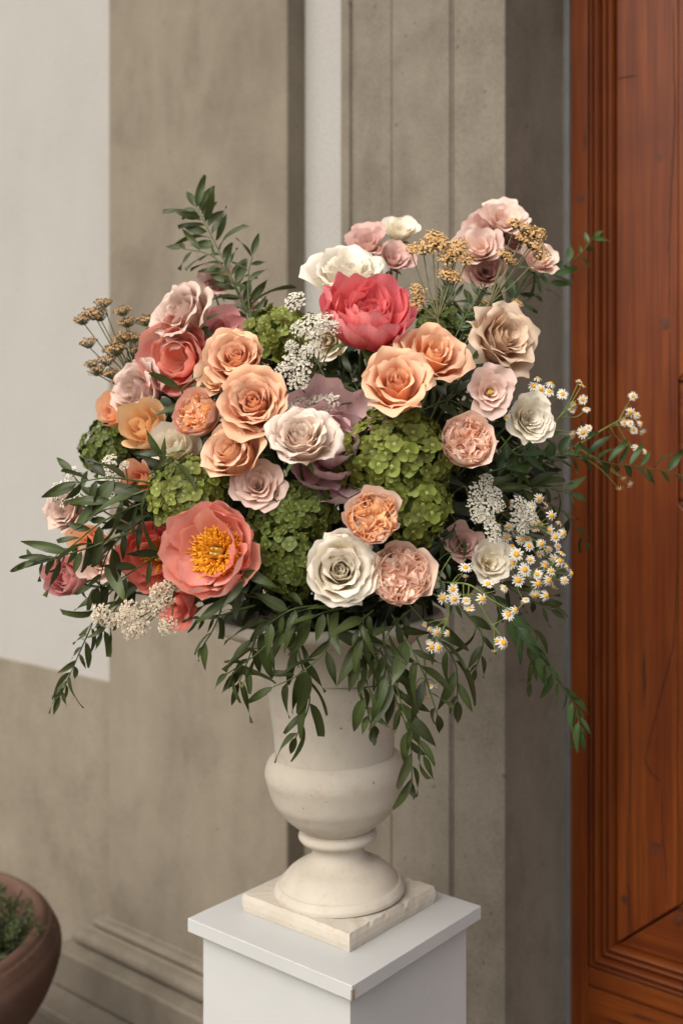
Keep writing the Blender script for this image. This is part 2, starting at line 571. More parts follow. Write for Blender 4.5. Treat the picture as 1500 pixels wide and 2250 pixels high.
base_ring('base_torus', .149, .192, .074, 'round')
base_ring('base_fillet', .192, .197, .040, 'flat')
base_ring('base_astragal', .198, .220, .034, 'round')
base_ring('base_collar', .220, .224, .008, 'flat')
base_ring('footing', .011, .036, .21, 'flat')

# stone surround of the door: outer moulding and two fasciae, each stepping back, then the reveal
sur_x = wall_x(748, Y_SUR)
sur = thing('door_surround', (sur_x, Y_SUR, 0), 'grey beige stone door surround with stepped vertical fasciae', 'door surround')
def SX(px, y): return wall_x(px, y) - sur_x
z0, z1 = .0, 2.95
def strip(name, prof, mat=M['jamb_stone'], z0=z0, z1=z1, bev=.003):
    m = MB()
    v, f = extrude_profile(prof, z0, z1)
    m.add(v, f)
    o = m.build(name, mat, sur)
    bevel(o, bev, 2, 25)
    return o
xa, xb, xc = SX(862, Y_SUR + .006), SX(996, Y_SUR + .016), SX(1115, Y_SUR + .026)
x0_ = SX(748, Y_SUR)
wd = xa - x0_
pts_ = [(x0_, 0), (x0_ + wd * .17, 0), (x0_ + wd * .19, .010), (x0_ + wd * .23, .010)]
for i in range(9):
    t = i / 8
    pts_.append((x0_ + wd * (.25 + .48 * t), .002 + .018 * t * t * (3 - 2 * t) * .7 - .006 * math.sin(math.pi * t)))
pts_ += [(x0_ + wd * .76, .008), (x0_ + wd * .955, .008), (x0_ + wd * .96, .012), (xa - .0005, .012)]
strip('outer_moulding', pts_)
strip('fascia', [(xa, .006), (xb - .005, .006), (xb - .0045, .013), (xb - .0005, .013)])
strip('fascia', [(xb, .014), (xc, .014), (xc, .20)])
# the reveal: a shallow rebate before the door
yj = Y_SUR + .014
xr = xc - .004
strip('reveal', [(xr - .05, .21 - .03), (xr, .21 - .03), (xr, .21), (xr - .004, .214), (xr - .004, Y_DOOR + .02 - Y_SUR)], M['jamb_stone'])
m = MB()
m.box(x0_ - .0, 2.4 - sur_x, .0, .42, 2.952, 3.45)
bevel(m.build('lintel', M['jamb_stone'], sur), .006)
m = MB()
m.box(x0_ - .06, 2.4 - sur_x, -.12, .42, 3.452, 3.62)
bevel(m.build('cornice', M['jamb_stone'], sur), .02)
m = MB()
m.box(xr - .0035, SX(1253, Y_DOOR - .004), Y_DOOR - .012 - Y_SUR, Y_DOOR + .03 - Y_SUR, .02, 2.95)
bevel(m.build('weather_strip', M['strip'], sur), .003)

# ------------------------------------------------------------------ door
DX = wall_x(1253, Y_DOOR)
door = thing('door', (DX, Y_DOOR, 0), 'tall varnished orange brown pine door with moulded frame and panels', 'door')
def dx(px): return wall_x(px, Y_DOOR) - DX
def prism(name, poly, y0, y1, mat, parent=door, bev=.002):
    """poly: (x, z) outline seen from the front"""
    m = MB()
    n = len(poly)
    v = [(x, y0, z) for x, z in poly] + [(x, y1, z) for x, z in poly]
    f = [tuple(range(n)), tuple(range(2 * n - 1, n - 1, -1))] + [(i, i + n, (i + 1) % n + n, (i + 1) % n) for i in range(n)]
    m.add(v, f)
    o = m.build(name, mat, parent)
    if bev: bevel(o, bev, 2)
    return o
XE = dx(1290)             # end of the flat stile
XF = dx(1351)             # field board starts
XI = dx(1488)             # inner panel
XW = 1.55                 # far side of the door leaf, outside the picture
ZB, ZR, ZM, ZI = .375, .415, .487, .487 + (XI - XF) * .86
prism('stile', [(0, .02), (XE, .02), (XE, 2.94), (0, 2.94)], 0, .05, M['wood'])
prism('bottom_rail', [(XE + .0008, .02), (XW, .02), (XW, ZB - .004), (XE + .0008, ZB - .004)], -.004, .05, M['wood_h'])
prism('moulding_rail', [(XE + .0008, ZB), (XW, ZB), (XW, ZR), (XE + .0008, ZR)], .002, .05, M['wood_h'])
# reeded mouldings, mitred at the corner: running up the side and along the bottom
wreed = XF - XE
reeds = [(0.00, .20, .012, -.004), (.22, .46, .004, .010), (.47, .72, .010, .006), (.74, .97, .002, .008)]
def reed(a, b, depth, up):
    n = 8
    prof = []
    for i in range(n + 1):
        t = i / n
        prof.append((a + (b - a) * t, depth - .014 * math.sin(math.pi * t)))
    prof = [(a, .05)] + prof + [(b, .05)]
    m = MB()
    hz = ZM - ZR
    v = []
    for (t, y) in prof:
        x = XE + .001 + wreed * t
        z = ZR + .001 + hz * t
        if up: v += [(x, y, z), (x, y, 2.94)]
        else: v += [(XW, y, z), (x + .0006, y, z)]
    f = [(2 * i, 2 * i + 1, 2 * i + 3, 2 * i + 2) for i in range(len(prof) - 1)]
    m.add(v, f)
    o = m.build('moulding', M['wood'] if up else M['wood_h'], door, smooth=True)
    md = o.modifiers.new('split', 'EDGE_SPLIT'); md.split_angle = R(45)
for (a, b, d, _) in reeds:
    reed(a, b, d, True)
    reed(a, b, d, False)
mk = MB()
mk.box(XE + .001, XW, .03, .055, ZR, 2.94)
mk.build('backing', M['knot'], door)
# field boards, mitred where the upright meets the crosspiece
prism('field_board', [(XF + .002, ZM + .003), (XI, ZI + .003), (XI, 2.94), (XF + .002, 2.94)], .002, .03, M['wood'], bev=.003)
prism('field_board', [(XF + .006, ZM + .001), (XW, ZM + .001), (XW, ZI - .002), (XI + .003, ZI - .002)], .006, .03, M['wood_h'], bev=.003)
prism('field_board', [(XI + .002, 1.50), (XW, 1.50), (XW, 1.76), (XI + .002, 1.76)], .004, .03, M['wood_h'], bev=.003)
for (za, zb) in ((ZI + .002, 1.498), (1.762, 2.94)):
    prism('panel_moulding', [(XI + .002, za), (XI + .022, za + .02), (XI + .022, zb - .02), (XI + .002, zb)], -.006, .03, M['wood'], bev=.004)
    prism('panel_moulding', [(XI + .0028, za - .0004), (XW, za - .0004), (XW, za + .02), (XI + .0232, za + .02)], -.006, .03, M['wood_h'], bev=.004)
    prism('panel_moulding', [(XI + .0028, zb + .0004), (XI + .0232, zb - .02), (XW, zb - .02), (XW, zb + .0004)][::-1], -.006, .03, M['wood_h'], bev=.004)
    prism('panel', [(XI + .025, za + .023), (XW - .02, za + .023), (XW - .02, zb - .023), (XI + .025, zb - .023)], .010, .03, M['wood'], bev=.004)
# knots and cracks of the old boards
def dz(px, py):
    a = YAW - math.atan((px - CXP) / FPX)
    d = Y_DOOR / math.cos(a) * math.cos(math.atan((px - CXP) / FPX))
    return 1.62 - (py - HORIZ) / FPX * d
for (px, py, r) in [(1460, 709, .013), (1275, 435, .011), (1447, 345, .007), (1440, 1865, .012), (1487, 2022, .010), (1372, 1978, .010)]:
    m = MB()
    n = 12
    yy = (.0018 if 1352 < px < 1489 else -.0004)
    ring = [(dx(px) + r * math.cos(2 * math.pi * i / n) * (1 + .15 * math.sin(i * 2.1)), yy - .0006, dz(px, py) + 1.15 * r * math.sin(2 * math.pi * i / n)) for i in range(n)]
    ring2 = [(x, yy + .006, z) for x, y, z in ring]
    m.add(ring + ring2, [tuple(range(n))] + [(i, i + n, (i + 1) % n + n, (i + 1) % n) for i in range(n)])
    m.build('knot', M['wood_knot'] if 'wood_knot' in M else M['knot'], door)
def crack(pts, wd=.0012):
    m = MB()
    pts = [(dx(a), dz(a, b)) for a, b in pts]
    fine = []
    for i in range(len(pts) - 1):
        for j in range(10):
            t = j / 10
            fine.append((pts[i][0] + (pts[i + 1][0] - pts[i][0]) * t + random.gauss(0, .0007), pts[i][1] + (pts[i + 1][1] - pts[i][1]) * t))
    fine.append(pts[-1])
    v, n = [], len(fine)
    for i, (x, z) in enumerate(fine):
        h = wd * (.35 + .65 * math.sin(math.pi * min(.97, max(.06, i / (n - 1))))) * random.uniform(.6, 1.2)
        v += [(x - h, .0012, z - h * .3), (x + h, .0012, z + h * .3), (x - h, .006, z), (x + h, .006, z)]
    f = []
    for i in range(n - 1):
        a = 4 * i
        f += [(a, a + 1, a + 5, a + 4), (a, a + 4, a + 6, a + 2), (a + 1, a + 3, a + 7, a + 5)]
    m.add(v, f)
    m.build('crack', M['crack'], door)
crack([(1488, 1240), (1478, 1420), (1446, 1550), (1414, 1670)])
crack([(1414, 1670), (1430, 1700), (1455, 1722)])
crack([(1453, 1730), (1455, 1850), (1462, 1900), (1463, 1990)], .001)
crack([(1380, 1520), (1384, 1700), (1382, 1830)], .0008)
crack([(1376, 1880), (1384, 2050)], .0009)
crack([(1356, 172), (1374, 168), (1396, 165)], .004)
crack([(1477, 20), (1482, 260), (1470, 500), (1468, 690)], .0009)
crack([(1470, 730), (1472, 930)], .0006)

# ------------------------------------------------------------------ pedestal and urn
PF = Vector((-.962, 1.206)) - Vector((RT.x, RT.y)) * .0098                 # front corner of the cap
PED = .35
CAP_Z = 1.62 - .783
pc = (PF.x - PED / 2, PF.y + PED / 2)
ped = thing('pedestal', (pc[0], pc[1], 0), 'white painted square pedestal with overhanging top carrying the stone urn', 'pedestal')
s = MB(); h = PED / 2
s.box(-h, h, -h, h, CAP_Z - .0225, CAP_Z)
bevel(s.build('top_slab', M['paint'], ped), .0012)
s = MB(); hb = h - .018
s.box(-hb, hb, -hb, hb, .012, CAP_Z - .0227)
bevel(s.build('body', M['paint'], ped), .0012)
s = MB()
s.box(h - .0022, h + .0004, -h - .0004, -h + .006, CAP_Z - .022, CAP_Z - .006)
s.build('corner_chip', M['chip'], ped)
s = MB()
s.tube([(h + .0003, -h + .010, CAP_Z - .001), (h + .0003, -h + .007, CAP_Z - .012), (h + .0003, -h + .0062, CAP_Z - .0215)], .0004, n=4)
s.build('scratch', M['chip'], ped)

AX = (PF.x - .0655 - .2329 / 2, PF.y + .0757 + .2329 / 2)
axis_depth = Vector((AX[0], AX[1], 0)).dot(FW)
urn = thing('urn', (AX[0], AX[1], CAP_Z), 'cream cast stone campana urn on square plinth holding the flower arrangement', 'urn')
def UZ(py): return (HORIZ - py) / FPX * axis_depth + 1.62 - CAP_Z
PXM = FPX / axis_depth
s = MB()
PT = .030
N = 22
hp = .2329 / 2
v, f = [], []
for zi, z in enumerate(np.linspace(0.0005, PT, 4)):
    for side in range(4):
        for i in range(N):
            t = -1 + 2 * i / N
            x, y = [(t, -1), (1, t), (-t, 1), (-1, -t)][side]
            chip = random.random() < .05 and zi in (0, 3)
            j = random.gauss(0, .00025) + (.003 * random.random() if chip else 0)
            c_ = .004 if (zi in (0, 3)) else 0
            v.append((x * (hp - j - c_ * .5), y * (hp - j - c_ * .5), z - (c_ * .4 * random.random() if zi == 3 else 0)))
n4 = 4 * N
for zi in range(3):
    for i in range(n4):
        f.append((zi * n4 + i, zi * n4 + (i + 1) % n4, (zi + 1) * n4 + (i + 1) % n4, (zi + 1) * n4 + i))
v.append((0, 0, PT)); c_top = len(v) - 1
for i in range(n4): f.append((3 * n4 + i, 3 * n4 + (i + 1) % n4, c_top))
s.add(v, f)
s.build('plinth', M['urn'], urn)
def fillet(prof, n=7):
    return [tuple(p) for p in np.asarray([[q.x, q.y] for q in smooth_path([Vector((a, b, 0)) for a, b in prof], n)])]
foot = fillet([(.1105, PT + .0005), (.1105, .037), (.1045, .0455), (.100, .0475), (.092, .0585), (.078, .070), (.060, .0785), (.0495, .086), (.0445, .095), (.0435, .104), (.0475, .113)])
ring0 = .1135
ring = fillet([(.049, ring0), (.061, ring0 + .003), (.0665, ring0 + .010), (.064, ring0 + .018), (.056, ring0 + .0225)])
zb = ring0 + .022
zr = UZ(1362)
z_bowl = UZ(1706)
z_neck = UZ(1640)
bowl = fillet([(.056, zb), (.060, zb + .002), (.075, zb + .013), (.0885, zb + .025), (.0995, zb + .039), (.1085, zb + .053), (.1160, z_bowl - .008), (.1195, z_bowl + .006), (.1190, z_bowl + .018), (.1140, z_bowl + .030), (.1060, z_bowl + .038), (.1015, z_bowl + .0405)])
body = fillet([(.1015, z_bowl + .0407), (.1010, z_bowl + .044), (.1030, UZ(1600)), (.1085, UZ(1540)), (.1165, UZ(1480)), (.131, UZ(1430)), (.155, UZ(1395)), (.182, zr - .012), (.192, zr - .004), (.192, zr + .006), (.184, zr + .012), (.165, zr + .008)])
inner = [(.165, zr + .008), (.14, zr - .02), (.115, zr - .07), (.10, zr - .14)]
for nm, pr in (('foot', foot), ('collar', ring), ('bowl', bowl), ('body', body + inner[1:])):
    m = MB(); m.lathe(pr, 72)
    o = m.build(nm, M['urn'], urn, smooth=True)
    o.matrix_basis = Matrix.Translation((0, 0, PT)) @ Matrix.Rotation(-.035, 4, FW) @ Matrix.Translation((0, 0, -PT))
m = MB(); m.lathe([(.001, zr - .1), (.12, zr - .09)], 24)
m.build('soil', M['soil'], urn)

# ------------------------------------------------------------------ terracotta pot with a small shrub
pd = 2.35
prim = at(-308, 2052, pd)
PR = 371 / FPX * pd
ph = prim.z
pot = thing('terracotta_pot', (prim.x, prim.y, 0), 'big weathered terracotta pot with thick rolled rim at the foot of the wall', 'pot')
m = MB()
m.lathe(fillet([(PR * .42, ph - .395), (PR * .58, ph - .375), (PR - .105, ph - .31), (PR - .035, ph - .235), (PR + .026, ph - .16), (PR + .054, ph - .095), (PR + .058, ph - .055), (PR + .046, ph - .028)]), 72)
m.build('body', M['terracotta'], pot, smooth=True)
m = MB()
m.lathe(fillet([(PR + .046, ph - .0275), (PR + .036, ph - .012), (PR + .030, ph - .008), (PR + .022, ph + .001), (PR + .010, ph + .004), (PR + .000, ph - .004), (PR - .012, ph - .05), (PR - .03, ph - .12)]), 72)
m.build('rim', M['terracotta'], pot, smooth=True)
m = MB(); m.lathe([(.001, ph - .085), (PR - .014, ph - .09)], 48)
m.build('soil', M['soil'], pot)
m = MB()
m.lathe(fillet([(PR * .80, .012), (PR * .80, .05), (PR * .62, .065), (PR * .46, .10), (PR * .43, .13), (PR * .47, ph - .40), (PR * .42, ph - .393)]), 48)
m.build('foot', M['terracotta'], pot, smooth=True)

# ------------------------------------------------------------------ flower builders
def lerp(a, b, t): return a + (b - a) * t

def petal_geo(L, W, phis, th, r0=.05, z0=0., rcs=1.1, roll=.1, point=0., ruf=.03, nu=9, nv=9, tipdrop=.28, notch=0., rcmin=.08, twist=0., lip=0., crumple=.010, skew=0., shoulder=.55):
    """one petal as a curved sheet: it leaves the axis at phis[0] degrees, passes phis[1] half way and ends at phis[2]"""
    M_ = 24
    vv = np.linspace(0, 1, M_ + 1)
    a, b, c = np.radians(phis)
    ss = lambda q: np.clip(q, 0, 1) ** 2 * (3 - 2 * np.clip(q, 0, 1))
    phi = a + (b - a) * ss(vv / .5) + (c - b) * ss((vv - .5) / .62) / .97
    phi = phi + np.radians(lip) * ss((vv - .84) / .16)
    ds = L / M_
    r = r0 + np.concatenate([[0], np.cumsum(np.sin((phi[1:] + phi[:-1]) / 2) * ds)])
    z = z0 + np.concatenate([[0], np.cumsum(np.cos((phi[1:] + phi[:-1]) / 2) * ds)])
    u = np.linspace(-1, 1, nu)
    v = np.linspace(0, 1, nv)
    U, V = np.meshgrid(u, v)
    ph1, ph2, ph3 = RNG.uniform(0, 6.28, 3)
    tip = 1 - tipdrop * np.abs(U) ** 2.4 + point * np.exp(-(U / .28) ** 2) * V ** 4 - notch * np.exp(-(U / .16) ** 2) * V ** 5
    tip = tip * (1 + .035 * np.sin(3 * U + ph1) * V + .02 * np.sin(9 * U + ph2) * V ** 3)
    Ve = V * tip
    VeC = np.clip(Ve, 0, 1)
    rr = np.interp(VeC, vv, r); zz = np.interp(VeC, vv, z); pp = np.interp(VeC, vv, phi)
    over = Ve - VeC
    rr = rr + over * L * np.sin(pp); zz = zz + over * L * np.cos(pp)
    shape = .34 + .66 * np.sin(np.minimum(1, VeC / shoulder) * math.pi / 2)
    shape = shape * (1 - .18 * np.clip((VeC - .75) / .25, 0, 1) ** 2)
    s = (U + skew * V) * W * shape
    rc = np.maximum(np.maximum(rr, rcmin) * rcs, rcmin)
    ang = np.clip(s / rc, -2.6, 2.6)
    tang = rc * np.sin(ang)
    dep = rc * (1 - np.cos(ang))
    # displacement along the outward normal
    d = -dep + roll * L * np.abs(U) ** 4 * V ** 3
    d = d + ruf * L * V ** 2 * (np.sin(4.2 * U + ph1) * .5 + np.sin(8.5 * U + ph2 + 2 * V) * .42 * np.abs(U) ** .5 + .3 * np.sin(2.3 * U + 5 * V + ph3))
    d = d + .012 * L * np.sin(6 * V + 5 * U + ph3) + .03 * L * RNG.normal() * V * U
    for _ in range(5):
        fu, fv, fp = RNG.uniform(2, 8) * RNG.choice((-1, 1)), RNG.uniform(2, 9), RNG.uniform(0, 6.28)
        d = d + crumple * L * RNG.normal() * np.sin(fu * U + fv * V + fp) * V
    nr, nz = np.cos(pp), -np.sin(pp)
    rp = rr + d * nr
    zp = zz + d * nz
    th = th + twist * V
    x = rp * np.cos(th) - tang * np.sin(th)
    y = rp * np.sin(th) + tang * np.cos(th)
    pts = np.stack([x, y, zp], -1).reshape(-1, 3)
    faces = []
    for i in range(nv - 1):
        for j in range(nu - 1):
            k = i * nu + j
            faces.append((k, k + 1, k + 1 + nu, k + nu))
    return pts, faces, U.reshape(-1), V.reshape(-1)

def flower_frame(px, py, d, face, spin, lift):
    a = (RT * face[0] + UP * face[1] - FW * (face[2] if len(face) > 2 else 1.0)).normalized()
    x = (UP.cross(a) if abs(a.z) < .95 else RT.cross(a)).normalized()
    y = a.cross(x)
    rot = Matrix((x, y, a)).transposed() @ Matrix.Rotation(spin, 3, 'Z')
    loc = at(px, py, d) - a * lift
    return a, rot, loc

MOUTH = Vector((AX[0], AX[1], CAP_Z + zr))
def add_stem(root, rot, loc, a, length, r=.0026, mat=None, name='stem'):
    """from the foot of the flower back into the bouquet and down towards the mouth of the urn"""
    inv = rot.transposed()
    p1 = loc - a * length * .5
    tgt = MOUTH + (loc - MOUTH) * .25 + Vector((random.uniform(-.03, .03), random.uniform(-.03, .03), 0))
    p2 = p1.lerp(tgt, .45) - a * length * .15
    pts = [loc - a * .0, p1, p2, tgt, MOUTH + Vector((random.uniform(-.05, .05), random.uniform(-.05, .05), -.06))]
    m = MB()
    m.tube([inv @ (p - loc) for p in smooth_path(pts, 5)], r, r * .9, 6)
    m.build(name, mat or M['stem_dark'], root, smooth=True)

def put_petal(root, geo, S, mat, name='petal'):
    pts, f, u, v = geo
    me = mesh(name, pts * S, f, [mat], True, {'pu': u, 'pv': v})
    return new_obj(name, me, root)

def norm(geos):
    p = np.concatenate([g_[0][:, :2] for g_ in geos])
    return float(np.percentile(np.hypot(p[:, 0], p[:, 1]), 98))

def calyx(root, S, r=.16, n=5, L=.42):
    m = MB()
    m.lathe([(.02 * S, -.22 * S), (r * .55 * S, -.17 * S), (r * .8 * S, -.06 * S), (r * .7 * S, .03 * S)], 10)
    m.build('calyx', M['sepal'], root, smooth=True)
    for k in range(n):
        geo = petal_geo(L, .09, (95, 100, 150), k * 2 * math.pi / n + .3, r0=r * .5, z0=-.03, rcs=2.5, roll=0, point=.35, ruf=.05, nu=5, nv=6, tipdrop=.8, shoulder=.3)
        put_petal(root, geo, S, M['sepal'], 'sepal')

def rose(px, py, rad, d, face, col, label, openness=.5, n=36, cat='rose', group='roses in the urn', outer=None, name='rose', pointy=.3, lift=.4, ruf=1.0, spin=None, stem_len=.10):
    spin = random.uniform(0, 6.28) if spin is None else spin
    o = openness
    geos = []
    for k in range(n):
        t = k / (n - 1)
        th = k * 2.39996 + random.gauss(0, .14)
        L = lerp(.66, 1.0, t ** .8) * random.uniform(.91, 1.06)
        fall = 22 * random.random() if (t > .55 and random.random() < .3) else 0      # some outer petals drop open
        phis = (lerp(4, 86, t ** .62) + random.gauss(0, 2), lerp(-1, 5 + 30 * o, t ** 1.4) + random.gauss(0, 1 + 6 * t) + fall * .5, lerp(-14, 6 + 64 * o, t ** 1.5) + random.gauss(0, 4 + 8 * t) + fall)
        if k < 4: phis = (phis[0], 2, -42 + 6 * k)
        half = lerp(1.9, lerp(1.25, .95, o), t ** .5)
        r0 = lerp(.015, .12, t)
        M_ = np.radians(np.array(phis))
        rmid = r0 + .42 * L * math.sin((M_[0] * .6 + M_[1] * .4))
        W = min(max(.16, rmid * half), .62)
        geos.append(petal_geo(L, W, phis, th, r0=r0, z0=lerp(.04, 0, t), rcs=lerp(1.0, 1.16, t), roll=lerp(.01, .16, t) * (.5 + o) * random.uniform(.4, 1.6),
                        point=lerp(0, .20, t) * max(0, pointy - .2), ruf=(.010 + .024 * t) * ruf, nu=9 if t < .2 else 15, nv=9 if t < .2 else 15, tipdrop=lerp(.08, .24, t), skew=.16 * (1 - t), twist=.25 * (1 - t), shoulder=.6,
                        lip=lerp(10, 92, min(1, t * 1.5)) * random.uniform(.3, 1.3), crumple=lerp(.004, .011, t)))
    S = rad * .96 / FPX * d / norm(geos)
    a, rot, loc = flower_frame(px, py, d, face, spin, S * lift)
    root = thing(name, loc, label, cat, group, rot)
    for k, g_ in enumerate(geos):
        put_petal(root, g_, S, P[outer] if (outer and k > .8 * n) else P[col])
    calyx(root, S)
    add_stem(root, rot, loc - a * (.15 * S), a, stem_len)
    return root

def bud(px, py, rad, d, face, col, label, n=9, cat='rose', group='roses in the urn', name='rose', flare=35, ruf=.03, lift=.5, wide=1.0, L0=1.25, spin=None):
    """a half open cup seen mostly from the side"""
    geos = []
    for k in range(n):
        t = k / (n - 1)
        geos.append(petal_geo(L0 * lerp(.85, 1.0, t), lerp(.3, .66, t) * wide, (lerp(20, 74, t), lerp(2, 10, t), lerp(-10, flare, t)), k * 2.39996 + random.gauss(0, .15),
                        r0=lerp(.03, .10, t), rcs=lerp(1, 1.12, t), roll=lerp(.02, .10, t), point=.05, ruf=ruf, nu=11, nv=11, tipdrop=.18))
    S = rad / FPX * d / norm(geos)
    a, rot, loc = flower_frame(px, py, d, face, random.uniform(0, 6.28) if spin is None else spin, S * lift)
    root = thing(name, loc, label, cat, group, rot)
    for g_ in geos: put_petal(root, g_, S, P[col])
    calyx(root, S)
    add_stem(root, rot, loc - a * (.15 * S), a, .09)
    return root

def garden_rose(px, py, rad, d, face, inner, mid, cup, label, spin=None):
    """a quartered old rose: a smooth cup filled with folded, crowded petals"""
    geos = []
    for k in range(13):
        t = k / 12
        geos.append((petal_geo(lerp(.98, 1.16, t), lerp(.46, .60, t), (lerp(80, 88, t), lerp(14, 24, t), lerp(-34, 4 + 26 * (k % 2), t)), k * 2.39996 + random.gauss(0, .1),
                        r0=.1, rcs=1.04, roll=.02 + .05 * t, ruf=.020, nu=13, nv=11, tipdrop=.14, point=.02, notch=.03), cup))
    nrm_ = norm([g_[0] for g_ in geos])
    rim = nrm_ * .92
    ns = 5
    for s_ in range(ns):
        ths = s_ * 2 * math.pi / ns + random.gauss(0, .22)
        ca, sa = math.cos(ths), math.sin(ths)
        nj = 8
        for j in range(nj):
            q = j / (nj - 1)
            apex = lerp(.70, .06, q) + random.gauss(0, .03)
            lat = lerp(.08, .60, q) * random.uniform(.85, 1.15)
            end = lerp(.92, .80, q)
            nu, nv = 17, 6
            U, V = np.meshgrid(np.linspace(-1, 1, nu), np.linspace(0, 1, nv))
            p1, p2, p3 = RNG.uniform(0, 6.28, 3)
            wav = .05 * np.sin(6 * U + p1) + .035 * np.sin(13 * U + p2)
            rho = apex + (end - apex) * np.abs(U) ** 1.5 + wav * V
            la = lat * np.sign(U) * np.abs(U) ** .65 + .03 * np.sin(8 * U + p3) * V
            la = la * (.30 + .70 * np.clip(rho / .7, .2, 1.1))
            rho = rho + .24 * V ** 1.3 * (1 - np.abs(U) ** 2) + .06 * V ** 3 * np.sin(3.5 * U + p2) - .05 * V ** 2 * (rho > .75)
            la = la * (1 + .40 * V ** 1.5) + .05 * V ** 2 * np.sin(5 * U + p1)
            hyp = np.hypot(rho, la)
            lim = np.minimum(1, .93 / np.maximum(hyp, 1e-6))
            rho, la = rho * lim, la * lim
            topz = .80 + .10 * random.random() - .20 * np.maximum(0, rho - .35) ** 1.2 + .045 * np.sin(6 * U + p1)
            topz = topz - .10 * np.abs(U) * random.uniform(-.3, 1)
            Z = .50 + (topz - .50) * V ** .8
            x = (rho * ca - la * sa) * rim
            y = (rho * sa + la * ca) * rim
            pts = np.stack([x, y, Z * .92], -1).reshape(-1, 3)
            f = [(i * nu + k, i * nu + k + 1, (i + 1) * nu + k + 1, (i + 1) * nu + k) for i in range(nv - 1) for k in range(nu - 1)]
            geos.append(((pts, f, U.reshape(-1), V.reshape(-1)), inner if q > .3 or random.random() < .3 else mid))
    for k in range(26):
        q = k * 2.39996 + random.gauss(0, .2)
        rr = .78 * math.sqrt((k + .5) / 26) * rim
        g_ = petal_geo(random.uniform(.26, .36), random.uniform(.13, .22), (random.uniform(5, 30), random.uniform(-5, 20), random.uniform(10, 60)), random.uniform(0, 6.28),
                       r0=.03, rcs=1.5, roll=.2, ruf=.14, nu=11, nv=8, tipdrop=.25, notch=.1, lip=40, crumple=.03)
        pts = g_[0] + np.array([rr * math.cos(q), rr * math.sin(q), .50 - .18 * max(0, rr / rim - .4)])
        geos.append(((pts,) + g_[1:], inner if random.random() < .7 else mid))
    S = rad / FPX * d / nrm_
    a, rot, loc = flower_frame(px, py, d, face, random.uniform(0, 6.28) if spin is None else spin, S * .55)
    root = thing('garden_rose', loc, label, 'garden rose', 'garden roses in the urn', rot)
    for g_, cl in geos: put_petal(root, g_, S, P[cl])
    hm = MB()
    hm.lathe([(.001, .60 * S), (.30 * rim * S, .585 * S), (.60 * rim * S, .53 * S), (.80 * rim * S, .45 * S), (.90 * rim * S, .33 * S)], 20)
    hm.build('heart', P[inner], root, smooth=True)
    calyx(root, S)
    add_stem(root, rot, loc - a * (.15 * S), a, .09)
    return root

def ruffle(px, py, rad, d, face, col, label, n=13, name='lisianthus', cat='lisianthus', group='lisianthus blooms in the urn', openness=.6, ruf=.065, eye=None, lift=.45, spin=None):
    """lisianthus, carnation: soft waved petals in a loose spiral cup"""
    geos = []
    for k in range(n):
        t = k / (n - 1)
        geo = petal_geo(lerp(.78, 1.12, t), lerp(.34, .66, t), (lerp(16, 48, t), lerp(8, 30 + 22 * openness, t), lerp(20, 50 + 48 * openness, t) + random.gauss(0, 8)), k * 2.39996 + random.gauss(0, .2),
                        r0=lerp(.02, .09, t), rcs=lerp(1.05, 1.3, t), roll=lerp(.04, .10, t), ruf=ruf * lerp(.7, 1.2, t), nu=15, nv=10, tipdrop=.20, notch=.02, shoulder=.7)
        geos.append(geo)
    S = rad / FPX * d / norm(geos)
    a, rot, loc = flower_frame(px, py, d, face, random.uniform(0, 6.28) if spin is None else spin, S * lift)
    root = thing(name, loc, label, cat, group, rot)
    for g_ in geos: put_petal(root, g_, S, P[col])
    if eye:
        m = MB()
        for k in range(9):
            q = k * 2.4
            rr = .03 + .008 * k
            m.tube([(rr * .4 * math.cos(q) * S, rr * .4 * math.sin(q) * S, .25 * S), (rr * math.cos(q) * S, rr * math.sin(q) * S, (.55 + .05 * random.random()) * S)], .02 * S, .035 * S, 6)
        m.build('stamens', M[eye], root, smooth=True)
    calyx(root, S, r=.12)
    add_stem(root, rot, loc - a * (.12 * S), a, .09, .0018)
    return root

